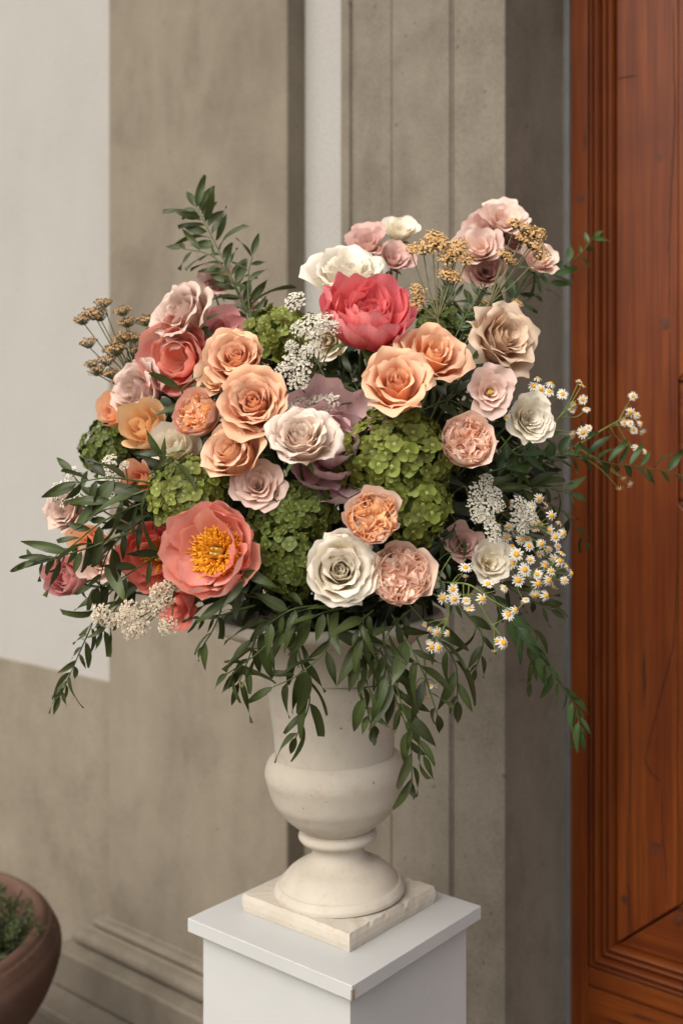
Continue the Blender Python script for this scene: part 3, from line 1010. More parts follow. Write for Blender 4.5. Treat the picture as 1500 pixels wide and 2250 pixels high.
def peony(px, py, rad, d, face, col, label, inner=None, layers=((7, 0.), (8, .5), (9, 1.)), stamens=0, wide=1.0, base=.05, jit=1.0, ruf=.045, outer_open=55, incurve=-25, lift=.45, spin=None, col_in=None):
    geos = []
    for (cnt, t) in layers:
        off = random.uniform(0, 6.28)
        for k in range(cnt):
            th = off + k * 2 * math.pi / cnt + random.gauss(0, .10)
            geo = petal_geo(lerp(.88, 1.22, t) * random.uniform(.84, 1.10), lerp(.36, .60, t) * wide * random.uniform(.9, 1.1),
                            (lerp(40, 80, t) + random.gauss(0, 3) * jit, lerp(6, outer_open, t) + random.gauss(0, 5) * jit, lerp(incurve, outer_open - 42, t) + random.gauss(0, 9) * jit),
                            th, r0=lerp(base, base + .07, t), rcs=lerp(.95, 1.05, t), roll=.02, ruf=ruf * random.uniform(.6, 1.3), nu=13, nv=11, tipdrop=.26, notch=random.choice((0, .05, .09)), shoulder=.62)
            geos.append((geo, col_in if (col_in and t < .4) else col))
    if inner:      # crumpled petals in the heart
        for k in range(inner):
            t = k / inner
            geo = petal_geo(lerp(.62, .86, t), lerp(.18, .34, t), (lerp(12, 34, t), lerp(4, 16, t), lerp(10, -22, t) + random.gauss(0, 14)), k * 2.39996,
                            r0=lerp(.02, .10, t), z0=.06, rcs=1.25, roll=.09, ruf=.11, nu=11, nv=9, tipdrop=.22, notch=.08)
            geos.append((geo, col_in if col_in and random.random() < .5 else col))
    S = rad / FPX * d / norm([g_[0] for g_ in geos])
    a, rot, loc = flower_frame(px, py, d, face, random.uniform(0, 6.28) if spin is None else spin, S * lift)
    root = thing('peony', loc, label, 'peony', 'peonies in the urn', rot)
    for g_, cl in geos: put_petal(root, g_, S, P[cl])
    if stamens:
        m = MB()
        for k in range(stamens):
            q = random.uniform(0, 6.28)
            t = math.sqrt(random.random())
            tl = lerp(.05, 1.0, t)
            L = random.uniform(.28, .46)
            p = Vector((.13 * math.cos(q), .13 * math.sin(q), .06)) * S
            ax = Vector((math.cos(q) * math.sin(tl), math.sin(q) * math.sin(tl), math.cos(tl)))
            sw = Vector((random.gauss(0, .06), random.gauss(0, .06), random.gauss(0, .04))) * S
            p2 = p + ax * (L * .55 * S) + sw * .4
            p3 = p + ax * (L * S) + sw + Vector((math.cos(q), math.sin(q), -.3)) * (.05 * S)
            m.tube([p, p2, p3], .007 * S, .009 * S, 4)
            dirn = (p3 - p2).normalized()
            m.tube([p3 - dirn * .01 * S, p3 + dirn * .04 * S, p3 + dirn * .085 * S + sw * .3], .017 * S, .011 * S, 5)
        m.build('stamens', M['stamen'], root, smooth=True)
        for k in range(4):
            q = k * 1.57 + .4
            m = MB()
            prof = [(.0, 0), (.055, .05), (.07, .14), (.05, .24), (.018, .31), (.03, .345), (.0, .36)]
            m.lathe([(r_ * S, z_ * S) for r_, z_ in prof], 10, .07 * math.cos(q) * S, .07 * math.sin(q) * S)
            o = m.build('carpel', M['carpel'], root, smooth=True)
            o.location = (0, 0, .10 * S)
    calyx(root, S, r=.2, n=4, L=.5)
    add_stem(root, rot, loc - a * (.15 * S), a, .10, .0032)
    return root

# hydrangea florets: a few shared meshes
def floret_mesh(seed, mat):
    rs = np.random.default_rng(seed)
    V_, F_, PV = [], [], []
    for k in range(4):
        th = k * math.pi / 2 + rs.normal() * .08
        L = 1.0 * rs.uniform(.9, 1.1); W = .62 * rs.uniform(.92, 1.1)
        nu, nv = 5, 5
        U, V = np.meshgrid(np.linspace(-1, 1, nu), np.linspace(0, 1, nv))
        w = W * (.08 + .92 * np.sin(np.clip(V, 0, 1) * math.pi * .80) ** 1.1) * .92
        s = U * w
        rho = V * L * (1 - .10 * np.abs(U) ** 2)
        zc = .26 * V * (1 - .8 * V) + .10 * U ** 2 * V + .10 * rs.normal() * V + .05 * np.sin(5 * U + k) * V + (.04 if k % 2 else 0)
        zc = zc - .05 * np.exp(-(U / .25) ** 2) * V
        x = rho * math.cos(th) - s * math.sin(th); y = rho * math.sin(th) + s * math.cos(th)
        b = len(V_)
        V_ += list(np.stack([x, y, zc], -1).reshape(-1, 3)); PV += list(V.reshape(-1))
        F_ += [(b + i * nu + j, b + i * nu + j + 1, b + (i + 1) * nu + j + 1, b + (i + 1) * nu + j) for i in range(nv - 1) for j in range(nu - 1)]
    b = len(V_)
    V_ += [(.14 * math.cos(i * 1.2566), .14 * math.sin(i * 1.2566), .06) for i in range(5)] + [(0, 0, .20)]
    PV += [.0] * 6
    F_ += [(b + i, b + (i + 1) % 5, b + 5) for i in range(5)]
    return mesh('floret', V_, F_, [mat], True, {'pv': PV})
FLO = {k: [floret_mesh(100 + i, M[k]) for i in range(5)] for k in ('floret_light', 'floret_dark')}

def hydrangea(px, py, rx, ry, d, face, kind, label, n=150, fl=.185, depth=.8, lumps=()):
    S = rx / FPX * d
    e = ry / rx
    a, rot, loc = flower_frame(px, py, d + S * depth * .8, face, 0, 0)
    root = thing('hydrangea', loc, label, 'hydrangea', 'green hydrangeas in the urn', rot)
    blobs = [(Vector((0, 0, 0)), Vector((1, e, depth)))] + [(Vector(c), Vector(s)) for c, s in lumps]
    m = MB()
    for c, s in blobs:
        vs, fs = [], []
        for i in range(9):
            for j in range(14):
                p_, q_ = math.pi * i / 8, 2 * math.pi * j / 14
                vs.append(((c.x + .80 * s.x * math.sin(p_) * math.cos(q_)) * S, (c.y + .80 * s.y * math.sin(p_) * math.sin(q_)) * S, (c.z + .80 * s.z * math.cos(p_)) * S))
        for i in range(8):
            for j in range(14):
                fs.append((i * 14 + j, i * 14 + (j + 1) % 14, (i + 1) * 14 + (j + 1) % 14, (i + 1) * 14 + j))
        m.add(vs, fs)
    m.build('flower_core', M['hyd_core'], root, smooth=True)
    for bi, (c, s) in enumerate(blobs):
        cnt = n if bi == 0 else int(n * s.x * s.y / e * .95)
        for k in range(cnt):
            zz = 1 - (k + .5) / cnt * 1.55
            rr = math.sqrt(max(0, 1 - zz * zz))
            q = k * 2.39996 + random.gauss(0, .12)
            nrm = Vector((rr * math.cos(q), rr * math.sin(q), zz))
            bump = 1 + random.gauss(0, .075) + .05 * math.sin(4 * q + 3 * zz)
            p = c + Vector((nrm.x * s.x, nrm.y * s.y, nrm.z * s.z)) * (bump * .95)
            if any(((p.x - c2.x) / s2.x) ** 2 + ((p.y - c2.y) / s2.y) ** 2 + ((p.z - c2.z) / s2.z) ** 2 < .72 for bj, (c2, s2) in enumerate(blobs) if bj != bi):
                continue
            nn = (Vector((nrm.x / s.x, nrm.y / s.y, nrm.z / s.z)).normalized() + Vector((random.gauss(0, .27), random.gauss(0, .27), random.gauss(0, .27)))).normalized()
            o = new_obj('floret', random.choice(FLO[kind]), root)
            rm = nn.to_track_quat('Z', 'Y').to_matrix() @ Matrix.Rotation(random.uniform(0, 6.28), 3, 'Z')
            sc = fl * S * random.uniform(.72, 1.12)
            o.matrix_basis = Matrix.Translation(p * S) @ rm.to_4x4() @ Matrix.Diagonal((sc, sc, sc, 1))
    add_stem(root, rot, loc - a * S * .6, a, .08, .004)
    return root

# yarrow: flat or domed heads made of many small florets, on branching stems
def head_mesh(seed, mats, n=34, dome=.45, size=.20):
    rs = np.random.default_rng(seed)
    mb = MB()
    for k in range(n):
        t = math.sqrt((k + .5) / n)
        q = k * 2.39996 + rs.normal() * .15
        c = np.array([t * math.cos(q), t * math.sin(q), dome * (1 - t * t) + rs.normal() * .09])
        nrm = Vector((c[0] * .7 + rs.normal() * .3, c[1] * .7 + rs.normal() * .3, 1)).normalized()
        fx = nrm.orthogonal().normalized(); fy = nrm.cross(fx)
        fr = size * rs.uniform(.75, 1.2)
        c = Vector(c)
        np_ = 5
        a0 = rs.uniform(0, 6.28)
        vs, fs = [], []
        for j in range(np_):
            a = a0 + j * 2 * math.pi / np_
            da = .62
            def pt(r, ang, h): return c + fx * (r * math.cos(ang)) + fy * (r * math.sin(ang)) + nrm * h
            b = len(vs)
            vs += [pt(fr * .25, a, .02), pt(fr * .85, a - da * .8, fr * .30), pt(fr * 1.05, a, fr * .22), pt(fr * .85, a + da * .8, fr * .30)]
            fs += [(b, b + 1, b + 2, b + 3)]
        mb.add(vs, fs, 0)
        b0 = [c + fx * (fr * .42 * math.cos(i * 1.2566)) + fy * (fr * .42 * math.sin(i * 1.2566)) + nrm * (fr * .12) for i in range(5)] + [c + nrm * (fr * .45)]
        mb.add(b0, [(i, (i + 1) % 5, 5) for i in range(5)], 1)
        # green cup under each floret and its little stalk
        cup = [c + fx * (fr * .5 * math.cos(i * 1.571)) + fy * (fr * .5 * math.sin(i * 1.571)) + nrm * (fr * .02) for i in range(4)] + [c - nrm * (fr * 1.0)]
        mb.add(cup, [(i, (i + 1) % 4, 4) for i in range(4)], 2)
        mb.tube([c - nrm * (fr * .9), Vector((c.x * .25, c.y * .25, -.55))], .018, .018, 3, 2)
    return mesh('flower_head', mb.v, mb.f, mats, False, mi=mb.m)
HEADS = {
 'cream': [head_mesh(260 + i, [M['yarrow_cream'], M['yarrow_cream_eye'], M['stem_olive']], 40 + 4 * i, .55, .150) for i in range(4)],
 'white': [head_mesh(200 + i, [M['yarrow_white'], M['yarrow_eye'], M['stem_olive']], 38 + 4 * i, .55, .150) for i in range(4)],
 'gold': [head_mesh(220 + i, [M['yarrow_gold'], M['yarrow_gold_eye'], M['stem_olive']], 60 + 5 * i, .38, .125) for i in range(4)],
 'brown': [head_mesh(240 + i, [M['yarrow_brown'], M['yarrow_brown_eye'], M['stem_olive']], 56 + 5 * i, .34, .125) for i in range(4)],
}
def yarrow(kind, heads, base, d, label, group, axis=(0, 1, .4), stem='stem_olive'):
    """heads: (px, py, radius[, depth offset[, axis]]) ; all stalks gather at base (px, py, depth)"""
    b = at(*base)
    root = thing('yarrow', b, label, 'yarrow', group)
    m = MB()
    cx = sum(h[0] for h in heads) / len(heads); cy = sum(h[1] for h in heads) / len(heads)
    fork = at(lerp(base[0], cx, .45), lerp(base[1], cy, .45), lerp(base[2], d, .5))
    m.tube([p - b for p in smooth_path([MOUTH.lerp(b, .35), b, fork], 5)], .0020, .0016, 5)
    for h in heads:
        dd = d + (h[3] if len(h) > 3 else 0)
        ax = h[4] if len(h) > 4 else axis
        p = at(h[0], h[1], dd)
        av = (RT * ax[0] + UP * ax[1] - FW * ax[2]).normalized()
        s = h[2] * .88 / FPX * dd
        foot_ = p - av * (s * .7)
        mid_ = fork.lerp(foot_, .55) - av * (s * .5)
        m.tube([q - b for q in smooth_path([fork, mid_, foot_], 5)], .0013, .0009, 5)
        o = new_obj('flower_head', random.choice(HEADS[kind]), root)
        rm = av.to_track_quat('Z', 'Y').to_matrix() @ Matrix.Rotation(random.uniform(0, 6.28), 3, 'Z')
        sz = s * random.uniform(.94, 1.06)
        o.matrix_basis = Matrix.Translation(p - b - av * (s * .2)) @ rm.to_4x4() @ Matrix.Diagonal((sz, sz * random.uniform(.85, 1.1), sz, 1))
    m.build('stem', M[stem], root, smooth=True)
    return root

# chamomile
def daisy_mesh(seed, n=14, droop=0.):
    rs = np.random.default_rng(seed)
    mb = MB()
    for k in range(n):
        a = k * 2 * math.pi / n + rs.normal() * .06
        L = rs.uniform(.80, 1.05); w = .135
        dz_ = droop + rs.normal() * .08
        def pt(r, s, h): return (r * math.cos(a) - s * math.sin(a), r * math.sin(a) + s * math.cos(a), h)
        vs = [pt(.30, -w * .6, .02), pt(.30, w * .6, .02), pt(.65 * L, w, .06 + dz_ * .3), pt(.65 * L, -w, .06 + dz_ * .3), pt(L, w * .55, dz_), pt(L, -w * .55, dz_)]
        mb.add(vs, [(0, 1, 2, 3), (3, 2, 4, 5)], 0)
    mb.lathe([(.0, -.16), (.2, -.12), (.34, .0), (.36, .03)], 10, mi=1)
    return mesh('flower_head', mb.v, mb.f, [M['daisy_white'], M['stem_yellow']], True, mi=mb.m)
def disc_mesh():
    mb = MB()
    mb.lathe([(.36, .0), (.37, .07), (.32, .17), (.20, .25), (.0, .28)], 14)
    return mesh('disc', mb.v, mb.f, [M['daisy_eye']], True)
DAISY = [daisy_mesh(300, 14, -.05), daisy_mesh(301, 15, -.25), daisy_mesh(302, 13, .10), daisy_mesh(303, 12, -.5), daisy_mesh(304, 9, -.35), daisy_mesh(305, 13, -.15)]
DISC = disc_mesh()
def chamomile(heads, path, label, group='chamomile sprigs on the door side of the urn', rad=17, curl=.25, face=(.2, .3, 1)):
    """heads: (px, py, d[, radius[, face]]); path: the main stalk as (px, py, d) points; each head's stalk leaves the nearest stretch"""
    pts = smooth_path([at(*p) for p in path], 8)
    b = pts[0]
    root = thing('chamomile', b, label, 'chamomile', group)
    m = MB()
    m.tube([p - b for p in pts], .0015, .0009, 5)
    for h in heads:
        p = at(h[0], h[1], h[2])
        r = (h[3] if len(h) > 3 else rad) / FPX * h[2] * random.uniform(.70, .92)
        fc = h[4] if len(h) > 4 else tuple(c + random.gauss(0, .38) for c in face)
        av = (RT * fc[0] + UP * fc[1] - FW * fc[2]).normalized()
        i = min(range(len(pts)), key=lambda i: (pts[i] - p).length + .012 * (len(pts) - i) * 0)
        i = max(0, i - 4)
        j = pts[i]
        foot_ = p - av * (r * .16)
        mid_ = j.lerp(foot_, .6) - av * (r * 1.3)
        m.tube([q - b for q in smooth_path([j, mid_, foot_], 5)], .0009, .0007, 4)
        o = new_obj('flower_head', random.choice(DAISY), root)
        rm = av.to_track_quat('Z', 'Y').to_matrix() @ Matrix.Rotation(random.uniform(0, 6.28), 3, 'Z')
        o.matrix_basis = Matrix.Translation(p - b) @ rm.to_4x4() @ Matrix.Diagonal((r, r, r, 1))
        c = new_obj('disc', DISC, o)
    m.build('stem', M['stem_yellow'], root, smooth=True)
    return root

# leaves: a few shared meshes, length 1 along +y
def leaf_mesh(seed, mat, width=.30, bend=.25, fold=.18, nu=5, nv=8):
    rs = np.random.default_rng(seed)
    U, V = np.meshgrid(np.linspace(-1, 1, nu), np.linspace(0, 1, nv))
    w = width * .5 * (np.sin(math.pi * np.clip(V, 0, 1) ** .82)) ** .85 + .004
    w = w * (1 - .30 * V) * np.clip((1 - V) * 9, .12, 1) ** .35
    x = U * w * (1 + .0 * V) + .05 * rs.normal() * V ** 2
    y = V
    z = -bend * V ** 2 + fold * np.abs(U) * w * 1.4 + .02 * np.sin(6 * V + rs.uniform(0, 6)) * U + .05 * rs.normal() * U * V
    pts = np.stack([x, y, z], -1).reshape(-1, 3)
    f = [(i * nu + j, i * nu + j + 1, (i + 1) * nu + j + 1, (i + 1) * nu + j) for i in range(nv - 1) for j in range(nu - 1)]
    b = len(pts)
    return mesh('leaf', pts, f, [mat], True, {'pu': U.reshape(-1), 'pv': V.reshape(-1)})
LEAF = {
 'leaf': [leaf_mesh(400 + i, M['leaf'], .25 + .03 * (i % 4), .04 + .07 * i, .15 + .05 * (i % 3)) for i in range(9)],
 'leaf_soft': [leaf_mesh(420 + i, M['leaf_soft'], .27 + .03 * (i % 3), .05 + .08 * i, .2) for i in range(6)],
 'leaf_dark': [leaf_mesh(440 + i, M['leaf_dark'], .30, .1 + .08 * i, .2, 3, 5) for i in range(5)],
}
def place_leaf(parent, org, p, dirn, nrm, L, kind):
    y = dirn.normalized()
    x = y.cross(nrm)
    x = x.normalized() if x.length > 1e-4 else y.orthogonal().normalized()
    z = x.cross(y)
    o = new_obj('leaf', random.choice(LEAF[kind]), parent)
    Mx = Matrix((x, y, z)).transposed().to_4x4()
    wv = random.uniform(.85, 1.15)
    o.matrix_basis = Matrix.Translation(p - org) @ Mx @ Matrix.Diagonal((L * wv, L, L, 1))
    return o

def branch(path, n, Lpx, label, kind='leaf', start=.08, droop=.35, spread=.9, group='ruscus branches in the urn', name='ruscus_branch', stem='stem', r=.0017, face=.7, leafvar=.38, tipscale=.75, side_wob=.42, cat='greenery', absolute=True):
    pts = smooth_path([at(*p) for p in path], 10)
    b = pts[0]
    root = thing(name, b, label, cat, group)
    m = MB()
    m.tube([p - b for p in pts], r, r * .45, 5)
    N = len(pts) - 1
    dmean = sum(p[2] for p in path) / len(path)
    L0 = Lpx / FPX * dmean
    cam_dir = (EYE - pts[N // 2]).normalized()
    for k in range(n):
        t = start + (1 - start) * (k + .5) / n
        i = min(N - 1, int(t * N))
        p = pts[i].lerp(pts[i + 1], t * N - i)
        tg = (pts[i + 1] - pts[i]).normalized()
        sd = tg.cross(cam_dir).normalized() * (1 if k % 2 else -1)
        sd = (sd + cam_dir * random.gauss(.1, .45)).normalized()
        dirn = tg * random.uniform(.55, .95) + sd * spread * random.uniform(.7, 1.15) - UP * droop * random.uniform(.5, 1.4)
        nrm = (cam_dir * face + UP * .55 + Vector((random.gauss(0, side_wob), random.gauss(0, side_wob), random.gauss(0, side_wob)))).normalized()
        L = L0 * random.uniform(1 - leafvar, 1 + leafvar) * lerp(1.0, tipscale, t)
        stalk = p + dirn.normalized() * (.05 * L)
        place_leaf(root, b, stalk, dirn, nrm, L, kind)
    tg = (pts[-1] - pts[-2]).normalized()
    place_leaf(root, b, pts[-1], tg - UP * droop * .3, (cam_dir + UP * .4).normalized(), L0 * tipscale, kind)
    m.build('stem', M[stem], root, smooth=True)
    return root

def SD(px, py, off=0.0):
    """distance of the front of the bouquet at this column and row"""
    q = 1 - ((px - 705) / 570) ** 2 - ((py - 1010) / 440) ** 2
    return axis_depth - .33 * math.sqrt(max(0.0, q)) + off

# ------------------------------------------------------------------ dark leaves filling the inside of the bouquet
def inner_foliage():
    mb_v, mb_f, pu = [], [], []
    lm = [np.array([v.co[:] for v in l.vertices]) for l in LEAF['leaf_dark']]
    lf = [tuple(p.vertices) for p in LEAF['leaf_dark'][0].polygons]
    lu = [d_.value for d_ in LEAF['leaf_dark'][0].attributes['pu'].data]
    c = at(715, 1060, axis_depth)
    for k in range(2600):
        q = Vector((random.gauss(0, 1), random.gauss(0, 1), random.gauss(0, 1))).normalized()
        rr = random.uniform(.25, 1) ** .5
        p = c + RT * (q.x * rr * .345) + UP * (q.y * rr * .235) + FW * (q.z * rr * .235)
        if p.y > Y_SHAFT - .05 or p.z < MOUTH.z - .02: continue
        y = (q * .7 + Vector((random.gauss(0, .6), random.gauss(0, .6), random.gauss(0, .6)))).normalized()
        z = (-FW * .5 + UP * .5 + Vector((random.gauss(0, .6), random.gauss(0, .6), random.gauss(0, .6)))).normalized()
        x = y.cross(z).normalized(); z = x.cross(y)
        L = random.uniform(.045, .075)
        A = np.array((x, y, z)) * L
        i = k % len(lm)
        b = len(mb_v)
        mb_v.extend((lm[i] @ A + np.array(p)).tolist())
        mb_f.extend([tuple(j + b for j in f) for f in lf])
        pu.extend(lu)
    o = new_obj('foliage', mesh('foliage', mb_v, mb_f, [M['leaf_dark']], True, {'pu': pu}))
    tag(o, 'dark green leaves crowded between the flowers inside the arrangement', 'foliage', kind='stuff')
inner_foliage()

# ------------------------------------------------------------------ roses
rose(765, 628, 98, 1.66, (.02, 1.25), 'white', 'large creamy white rose opening upwards behind the coral pink peony', .85, 30, spin=.4, lift=.25)
rose(405, 693, 74, 1.68, (-.75, .55), 'mauve', 'dusty mauve rose turned up and left, topmost flower on the left side', .75, 30)
rose(308, 862, 72, 1.68, (-.8, .22), 'mauve', 'dusty mauve rose facing left above the apricot cup and green hydrangea', .75, 30)
rose(523, 795, 66, 1.52, (-.12, .52), 'peach', 'peach rose highest of the three stacked peach roses left of centre', .35, 38)
rose(560, 890, 76, 1.47, (-.08, .40), 'peach', 'wide open peach rose in the middle of the three stacked peach roses', .42, 42)
rose(512, 998, 62, 1.47, (-.48, .48), 'peach2', 'pale peach rose lowest of the three stacked peach roses', .2, 34)
rose(662, 968, 76, 1.435, (.03, .82), 'blush', 'pale blush rose on a bare dark stem left of the big green hydrangea', .6, 40, spin=1.2)
rose(872, 848, 80, 1.47, (-.06, .55), 'peach', 'pointed peach rose below the coral pink peony', .5, 22, pointy=.7)
rose(950, 785, 80, 1.52, (.28, .62), 'peach', 'loose peach rose between the coral pink peony and the beige rose', .6, 24, pointy=.7)
rose(1100, 748, 84, 1.60, (.55, .35), 'beige', 'sandy beige rose with pointed petals on the upper right', .75, 34, pointy=.9)
rose(748, 1254, 80, 1.43, (.03, .22), 'white', 'creamy white rose facing out above the urn between hydrangea and pink garden rose', .5, 38, spin=.8)
bud(322, 945, 58, 1.60, (-.28, .35), 'yellowpeach', 'apricot yellow rose cup under the left dusty mauve rose', flare=30, spin=.5)
bud(258, 908, 40, 1.70, (-.5, .3), 'peach', 'small peach rose half hidden behind the left dusty mauve rose', flare=20)
bud(388, 988, 56, 1.55, (-.1, .55), 'white2', 'half open white rose beneath the apricot orange garden rose', flare=32)
bud(722, 748, 44, 1.64, (-.2, -.1), 'white2', 'white rose petals showing below the coral pink peony on its left', flare=50)
rose(150, 1122, 50, 1.74, (-.5, .3), 'mauve', 'small mauve rose behind the ruscus leaves on the far left', .5, 20)
bud(205, 1192, 46, 1.69, (-.3, .2), 'peach', 'peach rose half hidden by ruscus leaves on the lower left', flare=40)
bud(310, 1056, 44, 1.66, (-.2, .3), 'peach', 'peach rose bud in shade beneath the white rose on the left', flare=30)
bud(483, 835, 46, 1.56, (-.5, .1), 'peach2', 'pale peach rose petals spreading under the highest stacked peach rose', flare=70)

# ------------------------------------------------------------------ garden roses
garden_rose(434, 912, 55, 1.515, (-.42, .5), 'orange', 'orangepink', 'cuprose', 'small orange hearted garden rose left of the stacked peach roses')
garden_rose(1024, 972, 62, 1.49, (.04, .34), 'orangepink', 'cuppink', 'cuppink', 'peach and pink garden rose right of the big green hydrangea')
garden_rose(819, 1138, 64, 1.41, (.02, .34), 'orange', 'orangepink', 'cuppink', 'bright orange garden rose at the foot of the big green hydrangea')
garden_rose(880, 1266, 73, 1.43, (.06, .24), 'orangepink', 'cuppink', 'cuppink', 'pale salmon pink garden rose beside the white rose above the urn')

# ------------------------------------------------------------------ peonies
peony(806, 704, 94, 1.54, (.12, .85), 'hotpink', 'vivid coral pink double peony at the top centre of the arrangement', inner=24, layers=((8, .2), (9, .6), (9, 1.)), outer_open=30, incurve=-12, ruf=.085, wide=.85, jit=1.7)
peony(470, 1212, 108, 1.415, (-.32, .30), 'coral', 'big open coral peony with orange stamens at the lower left', layers=((5, .55), (6, .8), (7, 1.0)), stamens=480, outer_open=40, incurve=-10, ruf=.075, lift=.42, spin=.3, wide=1.1, base=.14, jit=1.8)
peony(395, 790, 86, 1.67, (-.3, .1), 'coral', 'smooth salmon coral peony behind the two dusty mauve roses', layers=((6, .3), (7, .7), (7, 1.)), outer_open=36, incurve=-30)
peony(732, 985, 132, 1.53, (.15, .45), 'lilac', 'lilac pink peony behind the pale blush rose', inner=24, layers=((8, .2), (9, .6), (9, 1.)), outer_open=42, ruf=.075, wide=.85, jit=.8)
peony(345, 1225, 80, 1.64, (-.1, .05), 'coraldeep', 'dark coral peony in shade left of the big open coral peony', layers=((5, .4), (6, .75), (7, 1.)), stamens=120, outer_open=48, incurve=0)
peony(482, 735, 62, 1.72, (.2, .4), 'rosepink', 'rose pink peony behind the topmost dusty mauve rose', inner=8, layers=((6, .3), (7, 1.)), outer_open=50)
bud(152, 1272, 44, 1.70, (-.3, .3), 'rosepink', 'rosy pink peony bud low on the far left', n=12, cat='peony', group='peonies in the urn', name='peony', flare=10, ruf=.05)
bud(400, 1318, 52, 1.58, (-.4, -.4), 'coraldeep', 'loose coral peony petals hanging under the big open coral peony', n=6, cat='peony', group='peonies in the urn', name='peony', flare=60)

# ------------------------------------------------------------------ lisianthus and carnations
ruffle(1075, 862, 58, 1.51, (.05, .15), 'palepink', 'pale pink lisianthus with a yellow eye above the peach and pink garden rose', 12, openness=.7, eye='carpel')
ruffle(1160, 922, 56, 1.54, (.35, .15), 'white2', 'white ruffled carnation on the right beside the pale pink lisianthus', 18, 'carnation', 'carnation', 'carnations in the urn', .55, .06)
ruffle(566, 1068, 60, 1.475, (.0, .3), 'palepink', 'pale pink lisianthus under the lowest stacked peach rose', 14, openness=.6)
ruffle(1016, 1198, 46, 1.58, (-.05, .35), 'dustypink', 'dusty pink lisianthus low on the right beside the white one', 11, openness=.3)
ruffle(1073, 1238, 50, 1.56, (.15, .35), 'white2', 'white lisianthus low on the right among the chamomile', 13, openness=.3)
ruffle(222, 1238, 48, 1.64, (.1, .2), 'palepink', 'pale pink lisianthus low on the left among the ruscus leaves', 12, openness=.5)
ruffle(808, 541, 52, 1.88, (-.25, .75), 'dustypink', 'dusty pink lisianthus at the top beside the white bud', 11, openness=.35)
ruffle(862, 572, 44, 1.86, (.2, .6), 'dustypink', 'smaller dusty pink lisianthus just under the white bud at the top', 10, openness=.25)
ruffle(880, 512, 40, 1.90, (.05, .95), 'white2', 'small white lisianthus cup highest of the cluster above the coral pink peony', 10, openness=.15, ruf=.04)
ruffle(1106, 487, 56, 1.84, (.05, .75), 'palepink', 'pale pink lisianthus highest of all on the upper right', 13, openness=.7)
ruffle(1056, 550, 54, 1.78, (-.3, .45), 'palepink', 'pale pink lisianthus beside the golden yarrow on the upper right', 11, openness=.4, ruf=.05)
ruffle(1068, 508, 46, 1.86, (-.4, .5), 'dustypink', 'dusty pink lisianthus tucked behind the two highest pale pink ones', 10, openness=.4)
ruffle(1180, 574, 46, 1.77, (.35, .65), 'palepink', 'pale pink lisianthus cup rightmost on the upper right', 10, openness=.3, ruf=.04)
ruffle(1068, 600, 48, 1.80, (-.1, .3), 'dustypink', 'dusty pink lisianthus hanging in the shade below the golden yarrow', 10, openness=.3)
ruffle(1128, 530, 40, 1.86, (.2, .3), 'dustypink', 'dusty pink lisianthus bud between the golden yarrow heads on the upper right', 9, openness=.3)
ruffle(478, 622, 42, 1.86, (.1, .5), 'dustypink', 'dusty pink lisianthus behind the upright ruscus branch on the left', 10, openness=.4)
ruffle(545, 670, 34, 1.88, (.3, .5), 'palepink', 'small pale pink lisianthus right of the upright ruscus branch', 9, openness=.4)

# ------------------------------------------------------------------ hydrangeas
hydrangea(872, 1010, 124, 110, 1.475, (.05, .2), 'floret_light', 'biggest bright green hydrangea in the centre right of the arrangement', 170, .185, .8, lumps=[((.30, -.88, -.05), (.62, .62, .55))])
hydrangea(640, 1130, 94, 74, 1.465, (-.05, .25), 'floret_dark', 'deep green hydrangea between the big coral peony and the white rose', 165, .172, .8, lumps=[((-.02, -1.10, .10), (.88, .92, .75))])
hydrangea(414, 1086, 88, 84, 1.475, (-.1, .3), 'floret_light', 'bright green hydrangea directly above the big open coral peony', 130, .22, .8)
hydrangea(622, 742, 84, 66, 1.66, (-.05, .4), 'floret_light', 'green hydrangea behind the white yarrow at the top left of centre', 120, .20, .8)
hydrangea(238, 985, 62, 66, 1.76, (-.4, .3), 'floret_dark', 'small green hydrangea on the far left under the mauve rose', 100, .23, .8)
hydrangea(975, 718, 62, 48, 1.72, (.1, .4), 'floret_dark', 'green hydrangea mostly hidden behind the loose peach rose', 80, .24, .8)

# ------------------------------------------------------------------ yarrow
GA = (0, .95, .55)
yarrow('white', [(648, 660, 26), (682, 712, 34), (712, 705, 28), (738, 716, 22), (655, 722, 24), (690, 735, 24), (675, 770, 22), (640, 790, 27), (662, 805, 28), (622, 812, 22), (655, 835, 28), (690, 760, 20), (640, 760, 18)], (680, 960, 1.60), 1.50,
       'white yarrow beside the left edge of the coral pink peony', 'white yarrow in the arrangement', (-.1, .45, 1))
yarrow('white', [(660, 886, 24), (700, 882, 26), (728, 878, 22), (684, 900, 24), (640, 892, 18), (716, 895, 20)], (700, 1000, 1.62), 1.535,
       'white yarrow peeping out above the pale blush rose', 'white yarrow in the arrangement', (0, .6, .9))
yarrow('white', [(1068, 1056, 22), (1052, 1080, 26), (1082, 1085, 26), (1045, 1108, 24), (1075, 1112, 27), (1095, 1110, 20), (1070, 1138, 22), (1082, 1160, 22), (1088, 1180, 18), (1050, 1132, 20)], (1000, 1080, 1.66), 1.52,
       'tall white yarrow cluster right of the big green hydrangea', 'white yarrow in the arrangement', (.2, .3, 1))
yarrow('white', [(1140, 1108, 24), (1160, 1122, 24), (1138, 1140, 22), (1150, 1160, 18), (1170, 1140, 18)], (1060, 1120, 1.68), 1.56,
       'white yarrow mingled with the chamomile on the right', 'white yarrow in the arrangement', (.2, .3, 1))
yarrow('white', [(152, 1038, 18), (128, 1072, 22), (150, 1065, 22), (118, 1092, 18), (140, 1100, 20), (160, 1090, 18)], (280, 1150, 1.70), 1.66,
       'white yarrow on the far left above the drooping ruscus leaves', 'white yarrow in the arrangement', (-.6, .6, .7))
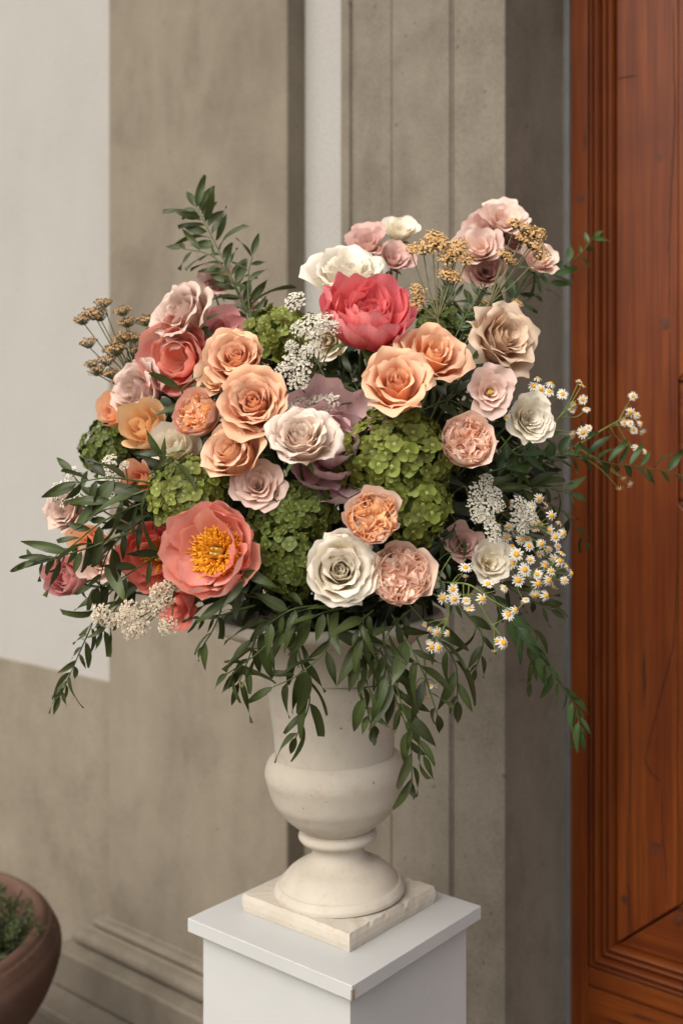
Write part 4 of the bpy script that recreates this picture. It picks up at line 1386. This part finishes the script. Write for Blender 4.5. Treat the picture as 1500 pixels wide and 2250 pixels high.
yarrow('white', [(240, 1012, 20), (236, 1040, 24), (252, 1055, 18), (228, 1062, 20), (240, 1082, 20), (222, 1095, 20), (272, 1022, 14)], (310, 1120, 1.68), 1.62,
       'white yarrow in front of the small green hydrangea on the left', 'white yarrow in the arrangement', (-.3, .5, .9))
yarrow('cream', [(222, 1350, 26), (240, 1362, 24), (282, 1340, 26), (300, 1358, 26), (290, 1385, 28), (312, 1378, 22), (268, 1362, 22), (345, 1300, 24), (362, 1320, 24), (345, 1335, 24), (375, 1285, 24), (385, 1245, 24), (395, 1270, 22), (368, 1375, 24), (320, 1330, 16)], (430, 1280, 1.56), 1.46,
       'cream yarrow spray reaching down left below the big open coral peony', 'white yarrow in the arrangement', (-.15, .2, 1))
yarrow('gold', [(932, 540, 32), (965, 528, 32), (952, 516, 24), (1002, 545, 34), (985, 560, 28), (1025, 565, 26), (1012, 530, 24), (985, 596, 28), (1000, 608, 20), (918, 632, 24), (912, 665, 26), (922, 650, 20), (905, 545, 20)], (960, 800, 1.62), 1.66,
       'golden peach yarrow standing above the loose peach rose', 'ochre yarrow in the arrangement', (.05, .75, .7))
yarrow('gold', [(1135, 488, 22), (1158, 500, 28), (1182, 508, 28), (1175, 530, 30), (1190, 552, 28), (1110, 555, 24), (1122, 568, 20), (1137, 664, 16), (1070, 662, 14), (1150, 520, 22)], (1020, 760, 1.64), 1.68,
       'golden peach yarrow leaning over the pale pink lisianthus on the upper right', 'ochre yarrow in the arrangement', (.35, .75, .6))
yarrow('brown', [(228, 660, 23, 0, (0, 1, .2)), (205, 680, 33), (180, 695, 28), (218, 690, 23), (192, 748, 26), (268, 678, 23), (278, 702, 26), (318, 698, 26), (270, 735, 28), (252, 760, 33), (232, 785, 28), (212, 808, 28), (200, 795, 23), (292, 738, 23), (240, 815, 23), (300, 765, 20), (258, 832, 20)], (350, 930, 1.78), 1.75,
       'brownish ochre yarrow fanning out at the upper left', 'ochre yarrow in the arrangement', (-.25, 1, .25))

# ------------------------------------------------------------------ chamomile
chamomile([(1180, 830, 1.60, 15, (0, .9, .4)), (1172, 848, 1.60), (1188, 855, 1.59, 16, (0, .1, 1)), (1210, 842, 1.60), (1206, 860, 1.59), (1235, 866, 1.60, 17, (0, .5, 1)), (1113, 916, 1.50, 14, (-.2, .2, 1))],
          [(1080, 1010, 1.68), (1130, 950, 1.64), (1190, 890, 1.61)], 'chamomile heads in a tuft above the white carnation')
chamomile([(1272, 836, 1.66, 15, (.3, 1, .2)), (1278, 846, 1.66, 14, (.4, 1, .3)), (1280, 878, 1.66), (1288, 898, 1.66, 14), (1262, 890, 1.68), (1292, 940, 1.62, 14), (1280, 950, 1.62), (1258, 955, 1.63, 14), (1255, 900, 1.68, 12)],
          [(1090, 1010, 1.68), (1190, 950, 1.65), (1265, 880, 1.66)], 'chamomile spray in front of the door edge right of the carnation')
chamomile([(1390, 870, 1.80, 15), (1385, 905, 1.80, 15), (1398, 912, 1.80), (1408, 930, 1.80), (1392, 945, 1.80, 15), (1412, 950, 1.81), (1370, 928, 1.80, 14), (1400, 985, 1.80, 14), (1418, 992, 1.80, 13), (1384, 930, 1.79, 13), (1370, 1052, 1.76, 11, (.2, -.6, .6)), (1360, 1075, 1.76, 12, (0, -.8, .5)), (1385, 1065, 1.76, 11, (.4, -.4, .6))],
          [(1120, 1020, 1.68), (1250, 985, 1.74), (1330, 940, 1.79), (1385, 910, 1.80)], 'chamomile spray farthest right against the orange brown door', rad=13)
chamomile([(1185, 1096, 1.58, 16), (1212, 1132, 1.56, 19, (.1, .2, 1)), (1208, 1165, 1.57), (1220, 1180, 1.56, 19), (1238, 1172, 1.57, 17, (.6, .1, .8)), (1150, 1130, 1.58), (1118, 1158, 1.57), (1143, 1186, 1.57), (1184, 1150, 1.58), (1175, 1160, 1.58), (1190, 1195, 1.57), (1112, 1180, 1.58), (1170, 1112, 1.58, 15), (1162, 1200, 1.57), (1125, 1200, 1.57)],
          [(1010, 1120, 1.68), (1080, 1150, 1.62), (1150, 1160, 1.58), (1205, 1150, 1.57)], 'chamomile crowd below the white yarrow on the right')
chamomile([(1134, 1218, 1.53, 22, (.0, .3, 1)), (1152, 1252, 1.53, 20), (1138, 1275, 1.53, 21), (1180, 1262, 1.54), (1182, 1282, 1.54, 18), (1165, 1230, 1.54), (1200, 1308, 1.55, 18, (.5, .2, .8)), (1230, 1232, 1.56, 17), (1245, 1245, 1.56, 16, (.8, .4, .4)), (1232, 1215, 1.56, 16, (.4, 1, .3)), (1255, 1260, 1.57, 16, (.9, .1, .4)), (1240, 1275, 1.56, 15), (1205, 1275, 1.55), (1195, 1245, 1.55), (1210, 1255, 1.55, 17), (1125, 1238, 1.54), (1175, 1308, 1.55, 16, (0, -.5, .8)), (1150, 1322, 1.54, 13, (.4, -.5, .7))],
          [(1000, 1180, 1.64), (1080, 1210, 1.58), (1150, 1255, 1.54), (1220, 1250, 1.56)], 'chamomile crowd lowest on the right beside the white lisianthus')
chamomile([(1022, 1247, 1.47, 19, (.1, .7, .7)), (1072, 1283, 1.47, 20, (0, .7, .7)), (995, 1295, 1.44, 20, (-.1, .2, 1)), (972, 1314, 1.43, 19, (-.2, .2, 1)), (998, 1316, 1.43, 19, (.1, 0, 1)), (1024, 1320, 1.44, 18, (.1, .7, .8)), (1030, 1337, 1.44, 18, (.1, .9, .5)), (1060, 1316, 1.45, 18, (.3, .3, .9)), (1022, 1268, 1.47, 10, (0, -.8, .5)), (1116, 1350, 1.47, 20, (.2, .4, .9)), (1132, 1340, 1.47, 17, (.4, .5, .8))],
          [(940, 1270, 1.58), (980, 1280, 1.50), (1030, 1285, 1.46), (1075, 1315, 1.46), (1125, 1345, 1.47)], 'chamomile sprig right beside the salmon pink garden rose')
chamomile([(1120, 1108, 1.62, 13), (1165, 1085, 1.63, 14), (1198, 1110, 1.62, 13), (1228, 1148, 1.62, 14), (1132, 1172, 1.60, 13), (1158, 1185, 1.60, 15), (1205, 1208, 1.60, 14), (1218, 1228, 1.60, 14), (1168, 1150, 1.61, 13), (1160, 1268, 1.58, 14), (1200, 1240, 1.59, 15), (1215, 1290, 1.59, 13), (1110, 1262, 1.57, 14), (1225, 1200, 1.61, 12), (1186, 1216, 1.60, 15), (1142, 1152, 1.61, 13)],
          [(1030, 1120, 1.70), (1090, 1150, 1.66), (1150, 1185, 1.62), (1210, 1210, 1.61)], 'small creamy chamomile heads crowded behind the larger ones on the right', face=(.3, .3, .8))
chamomile([(1106, 1412, 1.47, 21, (.3, .4, .9)), (1086, 1432, 1.47, 11, (0, -.8, .5)), (1092, 1408, 1.47, 11, (-.3, .2, .9)), (1108, 1292, 1.50, 12, (.3, .5, .7)), (1155, 1318, 1.50, 12)],
          [(990, 1300, 1.56), (1045, 1320, 1.48), (1075, 1365, 1.47), (1098, 1395, 1.47)], 'chamomile head hanging on a long bent stalk below the right side')
chamomile([(948, 1421, 1.45, 20, (-.2, .3, 1)), (963, 1424, 1.45, 18, (.3, .2, .9)), (932, 1372, 1.45, 10), (945, 1382, 1.45, 12), (960, 1390, 1.45, 16, (.1, -.2, .9)), (984, 1392, 1.45, 11), (942, 1412, 1.46, 10)],
          [(930, 1300, 1.52), (960, 1310, 1.46), (985, 1345, 1.45), (965, 1405, 1.45)], 'chamomile drooping in front of the urn beside the ruscus leaves')
chamomile([(913, 1508, 1.47, 10, (0, -.7, .6)), (957, 1506, 1.47, 11, (.2, -.5, .7)), (945, 1508, 1.47, 9), (914, 1528, 1.47, 9, (0, -1, .3)), (936, 1532, 1.47, 14, (.1, -.8, .5))],
          [(915, 1400, 1.54), (930, 1440, 1.48), (935, 1480, 1.47), (938, 1505, 1.47)], 'faded chamomile heads lowest of all beside the urn body')

# ------------------------------------------------------------------ ruscus and other leafy branches
branch([(585, 800, 1.74), (545, 690, 1.78), (500, 590, 1.82), (455, 500, 1.84), (432, 455, 1.85)], 38, 84, 'upright ruscus branch pointing up left above the topmost mauve rose', spread=.85, droop=.1)
branch([(560, 760, 1.76), (520, 640, 1.80), (470, 565, 1.82), (400, 545, 1.84)], 12, 66, 'side branch of ruscus bending left over the topmost mauve rose', spread=.7, droop=.15)
branch([(575, 790, 1.74), (550, 690, 1.76), (545, 610, 1.78), (555, 560, 1.78)], 9, 72, 'short upright ruscus branch left of the top green hydrangea', droop=.1)
branch([(420, 1060, 1.52), (330, 1075, 1.50), (250, 1100, 1.50), (190, 1085, 1.52), (158, 1040, 1.54)], 12, 88, 'ruscus branch reaching left past the white yarrow with big dark leaves', droop=.45, spread=.8)
branch([(400, 1085, 1.52), (300, 1110, 1.50), (220, 1150, 1.50), (170, 1190, 1.52), (120, 1230, 1.54)], 14, 88, 'ruscus branch farthest left with leaves standing off the white wall', droop=.4, spread=.9)
branch([(300, 1165, 1.52), (190, 1205, 1.50), (120, 1225, 1.51), (75, 1235, 1.52)], 8, 92, 'ruscus tip with big leaves standing out farthest left of all', droop=.25, spread=.85)
branch([(330, 1060, 1.52), (240, 1050, 1.50), (170, 1060, 1.50)], 7, 92, 'ruscus tip with big leaves over the far left white yarrow', droop=.2)
branch([(380, 1100, 1.56), (300, 1150, 1.53), (240, 1210, 1.53), (215, 1290, 1.55)], 11, 82, 'ruscus branch hanging over the lower left pink flowers', droop=.5)
branch([(420, 1180, 1.60), (330, 1230, 1.56), (250, 1280, 1.55), (200, 1290, 1.57)], 9, 74, 'ruscus branch crossing the shaded coral peony on the left', droop=.4)
branch([(330, 1230, 1.66), (235, 1310, 1.66), (190, 1400, 1.68), (155, 1480, 1.70), (132, 1530, 1.70)], 22, 66, 'long ruscus branch trailing down the lower left against the wall', droop=.55, spread=.75)
branch([(360, 1240, 1.66), (260, 1330, 1.66), (225, 1390, 1.67)], 9, 66, 'short ruscus branch behind the cream yarrow on the lower left', droop=.6)
branch([(330, 1040, 1.50), (380, 1010, 1.47), (350, 1000, 1.46)], 4, 66, 'small ruscus tip crossing the half open white rose', droop=.1)
branch([(540, 1290, 1.50), (500, 1310, 1.44), (470, 1380, 1.47), (445, 1420, 1.48)], 5, 73, 'short ruscus tip hanging left of the urn below the coral peony', droop=0.36, spread=.7)
branch([(520, 1240, 1.42), (535, 1280, 1.385), (510, 1300, 1.385)], 4, 70, 'dark ruscus leaves lying across the right petals of the big coral peony', droop=.2)
branch([(640, 1330, 1.50), (575, 1380, 1.46), (545, 1450, 1.47), (525, 1500, 1.48)], 9, 95, 'ruscus branch trailing down over the left rim of the urn', droop=0.30, spread=.75)
branch([(660, 1330, 1.52), (600, 1400, 1.46), (560, 1440, 1.46), (500, 1480, 1.48)], 7, 90, 'ruscus branch spreading left from the urn rim with a lone end leaf', droop=0.27)
branch([(640, 1370, 1.48), (660, 1450, 1.47), (680, 1540, 1.49), (650, 1620, 1.51)], 10, 86, 'ruscus branch hanging over the left half of the urn body', droop=0.42, spread=.7)
branch([(720, 1350, 1.48), (720, 1420, 1.455), (660, 1480, 1.46), (600, 1510, 1.47)], 8, 97, 'broad ruscus branch crossing the front of the urn to the left', droop=0.18)
branch([(800, 1350, 1.48), (790, 1440, 1.45), (800, 1520, 1.45), (815, 1600, 1.47)], 11, 95, 'ruscus branch hanging straight down the urn front with pointed leaves', droop=0.48, spread=.6)
branch([(840, 1370, 1.48), (850, 1460, 1.455), (870, 1540, 1.46), (900, 1620, 1.47), (905, 1720, 1.49)], 14, 88, 'longest ruscus branch trailing down past the bowl of the urn on its right', droop=0.42, spread=.65)
branch([(820, 1400, 1.48), (860, 1480, 1.46), (890, 1570, 1.46), (930, 1660, 1.48)], 10, 92, 'ruscus branch trailing down right in front of the urn body', droop=0.36)
branch([(860, 1350, 1.50), (900, 1420, 1.46), (930, 1480, 1.46), (960, 1570, 1.48)], 8, 92, 'ruscus branch hanging right of the urn beside the drooping chamomile', droop=0.30)
branch([(900, 1330, 1.54), (960, 1400, 1.50), (1000, 1460, 1.50), (1005, 1540, 1.52)], 8, 92, 'ruscus branch with one large glossy end leaf right of the urn', droop=0.36, spread=.6)
branch([(700, 1330, 1.47), (640, 1340, 1.43), (590, 1370, 1.43)], 7, 84, 'ruscus leaves lying over the left rim just below the green hydrangea', droop=.2)
branch([(760, 1335, 1.46), (700, 1350, 1.43), (640, 1390, 1.43)], 7, 90, 'ruscus leaves spreading below the white rose', droop=.2)
branch([(820, 1340, 1.46), (790, 1370, 1.43), (800, 1410, 1.43)], 6, 74, 'small ruscus tip between the white rose and the salmon garden rose', droop=.3)
branch([(900, 1340, 1.50), (860, 1380, 1.46), (830, 1440, 1.45)], 8, 80, 'ruscus leaves below the salmon pink garden rose', droop=.4)
branch([(1050, 1280, 1.60), (1120, 1360, 1.58), (1180, 1430, 1.58), (1220, 1490, 1.60), (1262, 1550, 1.62), (1275, 1610, 1.62)], 26, 66, 'long ruscus branch trailing down the right side over the door edge', 'leaf_soft', droop=.45, spread=.7)
branch([(1060, 1290, 1.64), (1120, 1340, 1.62), (1180, 1400, 1.62), (1165, 1500, 1.64)], 12, 62, 'thin ruscus branch hanging behind the long right one', droop=.6, spread=.6)
branch([(1080, 1270, 1.62), (1150, 1310, 1.60), (1210, 1340, 1.61)], 9, 62, 'short ruscus tip under the lowest chamomile crowd', droop=.3)
branch([(1040, 1050, 1.64), (1150, 1015, 1.60), (1260, 1000, 1.64), (1340, 1018, 1.68), (1420, 1028, 1.72), (1520, 1050, 1.75)], 30, 60, 'long ruscus branch reaching far right across the door', 'leaf_soft', droop=-.35, spread=.8, tipscale=.8)
branch([(1040, 1070, 1.66), (1130, 1040, 1.62), (1210, 1010, 1.64), (1290, 960, 1.68)], 20, 60, 'ruscus branch rising to the door edge under the white carnation', 'leaf_soft', droop=-.1)
branch([(1030, 1080, 1.64), (1110, 1080, 1.60), (1180, 1070, 1.61), (1255, 1085, 1.63)], 16, 66, 'ruscus branch lying level above the right chamomile crowd', droop=.2)
branch([(1040, 1100, 1.68), (1150, 1100, 1.70), (1230, 1120, 1.74), (1285, 1190, 1.78)], 10, 60, 'blurred ruscus branch bending down in front of the door', droop=.4)
branch([(1050, 780, 1.80), (1110, 680, 1.86), (1180, 610, 1.92), (1260, 570, 1.98), (1305, 520, 2.02)], 18, 58, 'thin blurred ruscus branch rising to the right in front of the door edge', 'leaf_soft', droop=0, spread=.7)
branch([(1040, 760, 1.80), (1120, 680, 1.86), (1190, 640, 1.90), (1215, 600, 1.92)], 14, 66, 'leafy ruscus branch below the rightmost pink lisianthus', 'leaf_soft', droop=.1)
branch([(1000, 780, 1.70), (1030, 690, 1.74), (1060, 640, 1.78)], 10, 62, 'ruscus leaves behind the beige rose', droop=.1)
branch([(950, 760, 1.70), (965, 700, 1.72), (1000, 650, 1.74)], 9, 52, 'small ruscus branch behind the golden yarrow stalks', 'leaf_soft', droop=.0)
branch([(760, 960, 1.60), (790, 880, 1.58), (770, 820, 1.60)], 8, 80, 'dark ruscus leaves in the gap below the coral pink peony')
branch([(700, 960, 1.62), (720, 860, 1.60), (700, 800, 1.62)], 8, 80, 'dark ruscus leaves behind the white yarrow in the centre gap')
branch([(430, 900, 1.60), (400, 860, 1.56), (430, 830, 1.56)], 5, 70, 'curved ruscus leaves between the mauve rose and the stacked peach roses')
branch([(960, 1100, 1.62), (1000, 1150, 1.58), (960, 1200, 1.56)], 8, 76, 'dark ruscus leaves right of the salmon pink garden rose')
branch([(930, 900, 1.60), (990, 880, 1.57), (1040, 920, 1.57)], 8, 70, 'dark ruscus leaves between the peach roses and the pale pink lisianthus')
branch([(1100, 960, 1.60), (1140, 1000, 1.585), (1200, 960, 1.60)], 10, 60, 'leaves below the white carnation on the right', 'leaf_soft')
branch([(1040, 1130, 1.66), (1120, 1160, 1.62), (1190, 1200, 1.61), (1230, 1260, 1.62)], 18, 36, 'wispy light leaves threading through the chamomile on the right', 'leaf_soft', name='leafy_sprig', group='leafy sprigs in the urn', stem='stem_yellow', r=.001)
branch([(1040, 1160, 1.62), (985, 1230, 1.50), (965, 1280, 1.47), (1000, 1330, 1.47)], 8, 44, 'light green chamomile leaves beside the salmon pink garden rose', 'leaf_soft', name='leafy_sprig', group='leafy sprigs in the urn', stem='stem_yellow', r=.001)

for pts, lab in (([(955, 720, 1.66), (965, 660, 1.66), (985, 615, 1.66)], 'feathery dark leaves on the golden yarrow stalks nearest the coral pink peony'),
                 ([(1000, 740, 1.64), (1030, 680, 1.66), (1062, 630, 1.68)], 'feathery dark leaves on the golden yarrow stalks nearest the beige rose'),
                 ([(300, 860, 1.76), (290, 800, 1.76), (300, 750, 1.75)], 'feathery leaves on the brownish yarrow stalks at the upper left')):
    branch(pts, 34, 22, lab, 'leaf_soft', name='leafy_sprig', group='leafy sprigs in the urn', stem='stem_olive', r=.0011, droop=0, spread=1.0)
branch([(560, 1330, 1.52), (470, 1355, 1.50), (420, 1360, 1.52)], 10, 40, 'small ruscus tip in the shade under the dark coral petals', droop=.5)
branch([(1010, 1330, 1.56), (1060, 1400, 1.56), (1045, 1470, 1.57)], 6, 60, 'lone dark ruscus tip hanging behind the chamomile on a long bent stalk', droop=.5)

# ------------------------------------------------------------------ shrub in the terracotta pot
def pot_shrub():
    c = Vector((prim.x, prim.y, ph - .085))
    root = thing('shrub', c, 'low dark green shrub with tiny leaves growing in the terracotta pot', 'shrub')
    mv, mf, pu = [], [], []
    lm = [np.array([v.co[:] for v in l.vertices]) for l in LEAF['leaf_dark']]
    lf = [tuple(p.vertices) for p in LEAF['leaf_dark'][0].polygons]
    lu = [d_.value for d_ in LEAF['leaf_dark'][0].attributes['pu'].data]
    st = MB()
    toward = at(20, 2010, pd) - Vector((prim.x, prim.y, ph)); toward.z = 0
    for s_ in range(230):
        q = random.uniform(0, 6.28)
        rr = PR * .86 * math.sqrt(random.random())
        p = Vector((rr * math.cos(q), rr * math.sin(q), 0))
        if s_ > 60:
            p = toward * random.uniform(.45, .90) + Vector((random.gauss(0, .07), random.gauss(0, .07), 0))
            if p.length > PR * .84: p = p.normalized() * PR * .84
        hgt = random.uniform(.06, .14)
        tip = p + Vector((random.gauss(0, .04), random.gauss(0, .04), hgt))
        path = smooth_path([p, p.lerp(tip, .5) + Vector((random.gauss(0, .01), random.gauss(0, .01), 0)), tip], 6)
        st.tube(path, .0016, .0008, 4)
        for i, pp in enumerate(path[2:]):
            for k in range(4):
                y = Vector((random.gauss(0, 1), random.gauss(0, 1), random.uniform(.1, 1.2))).normalized()
                z = Vector((random.gauss(0, .5), random.gauss(0, .5), 1)).normalized()
                x = y.cross(z).normalized(); z = x.cross(y)
                L = random.uniform(.012, .022)
                A = np.array((x, y, z)) * L
                b = len(mv)
                mv.extend((lm[k % 5] @ A + np.array(pp)).tolist())
                mf.extend([tuple(j + b for j in f) for f in lf])
                pu.extend(lu)
    tag(st.build('stem', M['stem_dark'], root), kind='stuff')
    fo = new_obj('foliage', mesh('foliage', mv, mf, [M['leaf']], True, {'pu': pu}), root)
    tag(fo, kind='stuff')
pot_shrub()
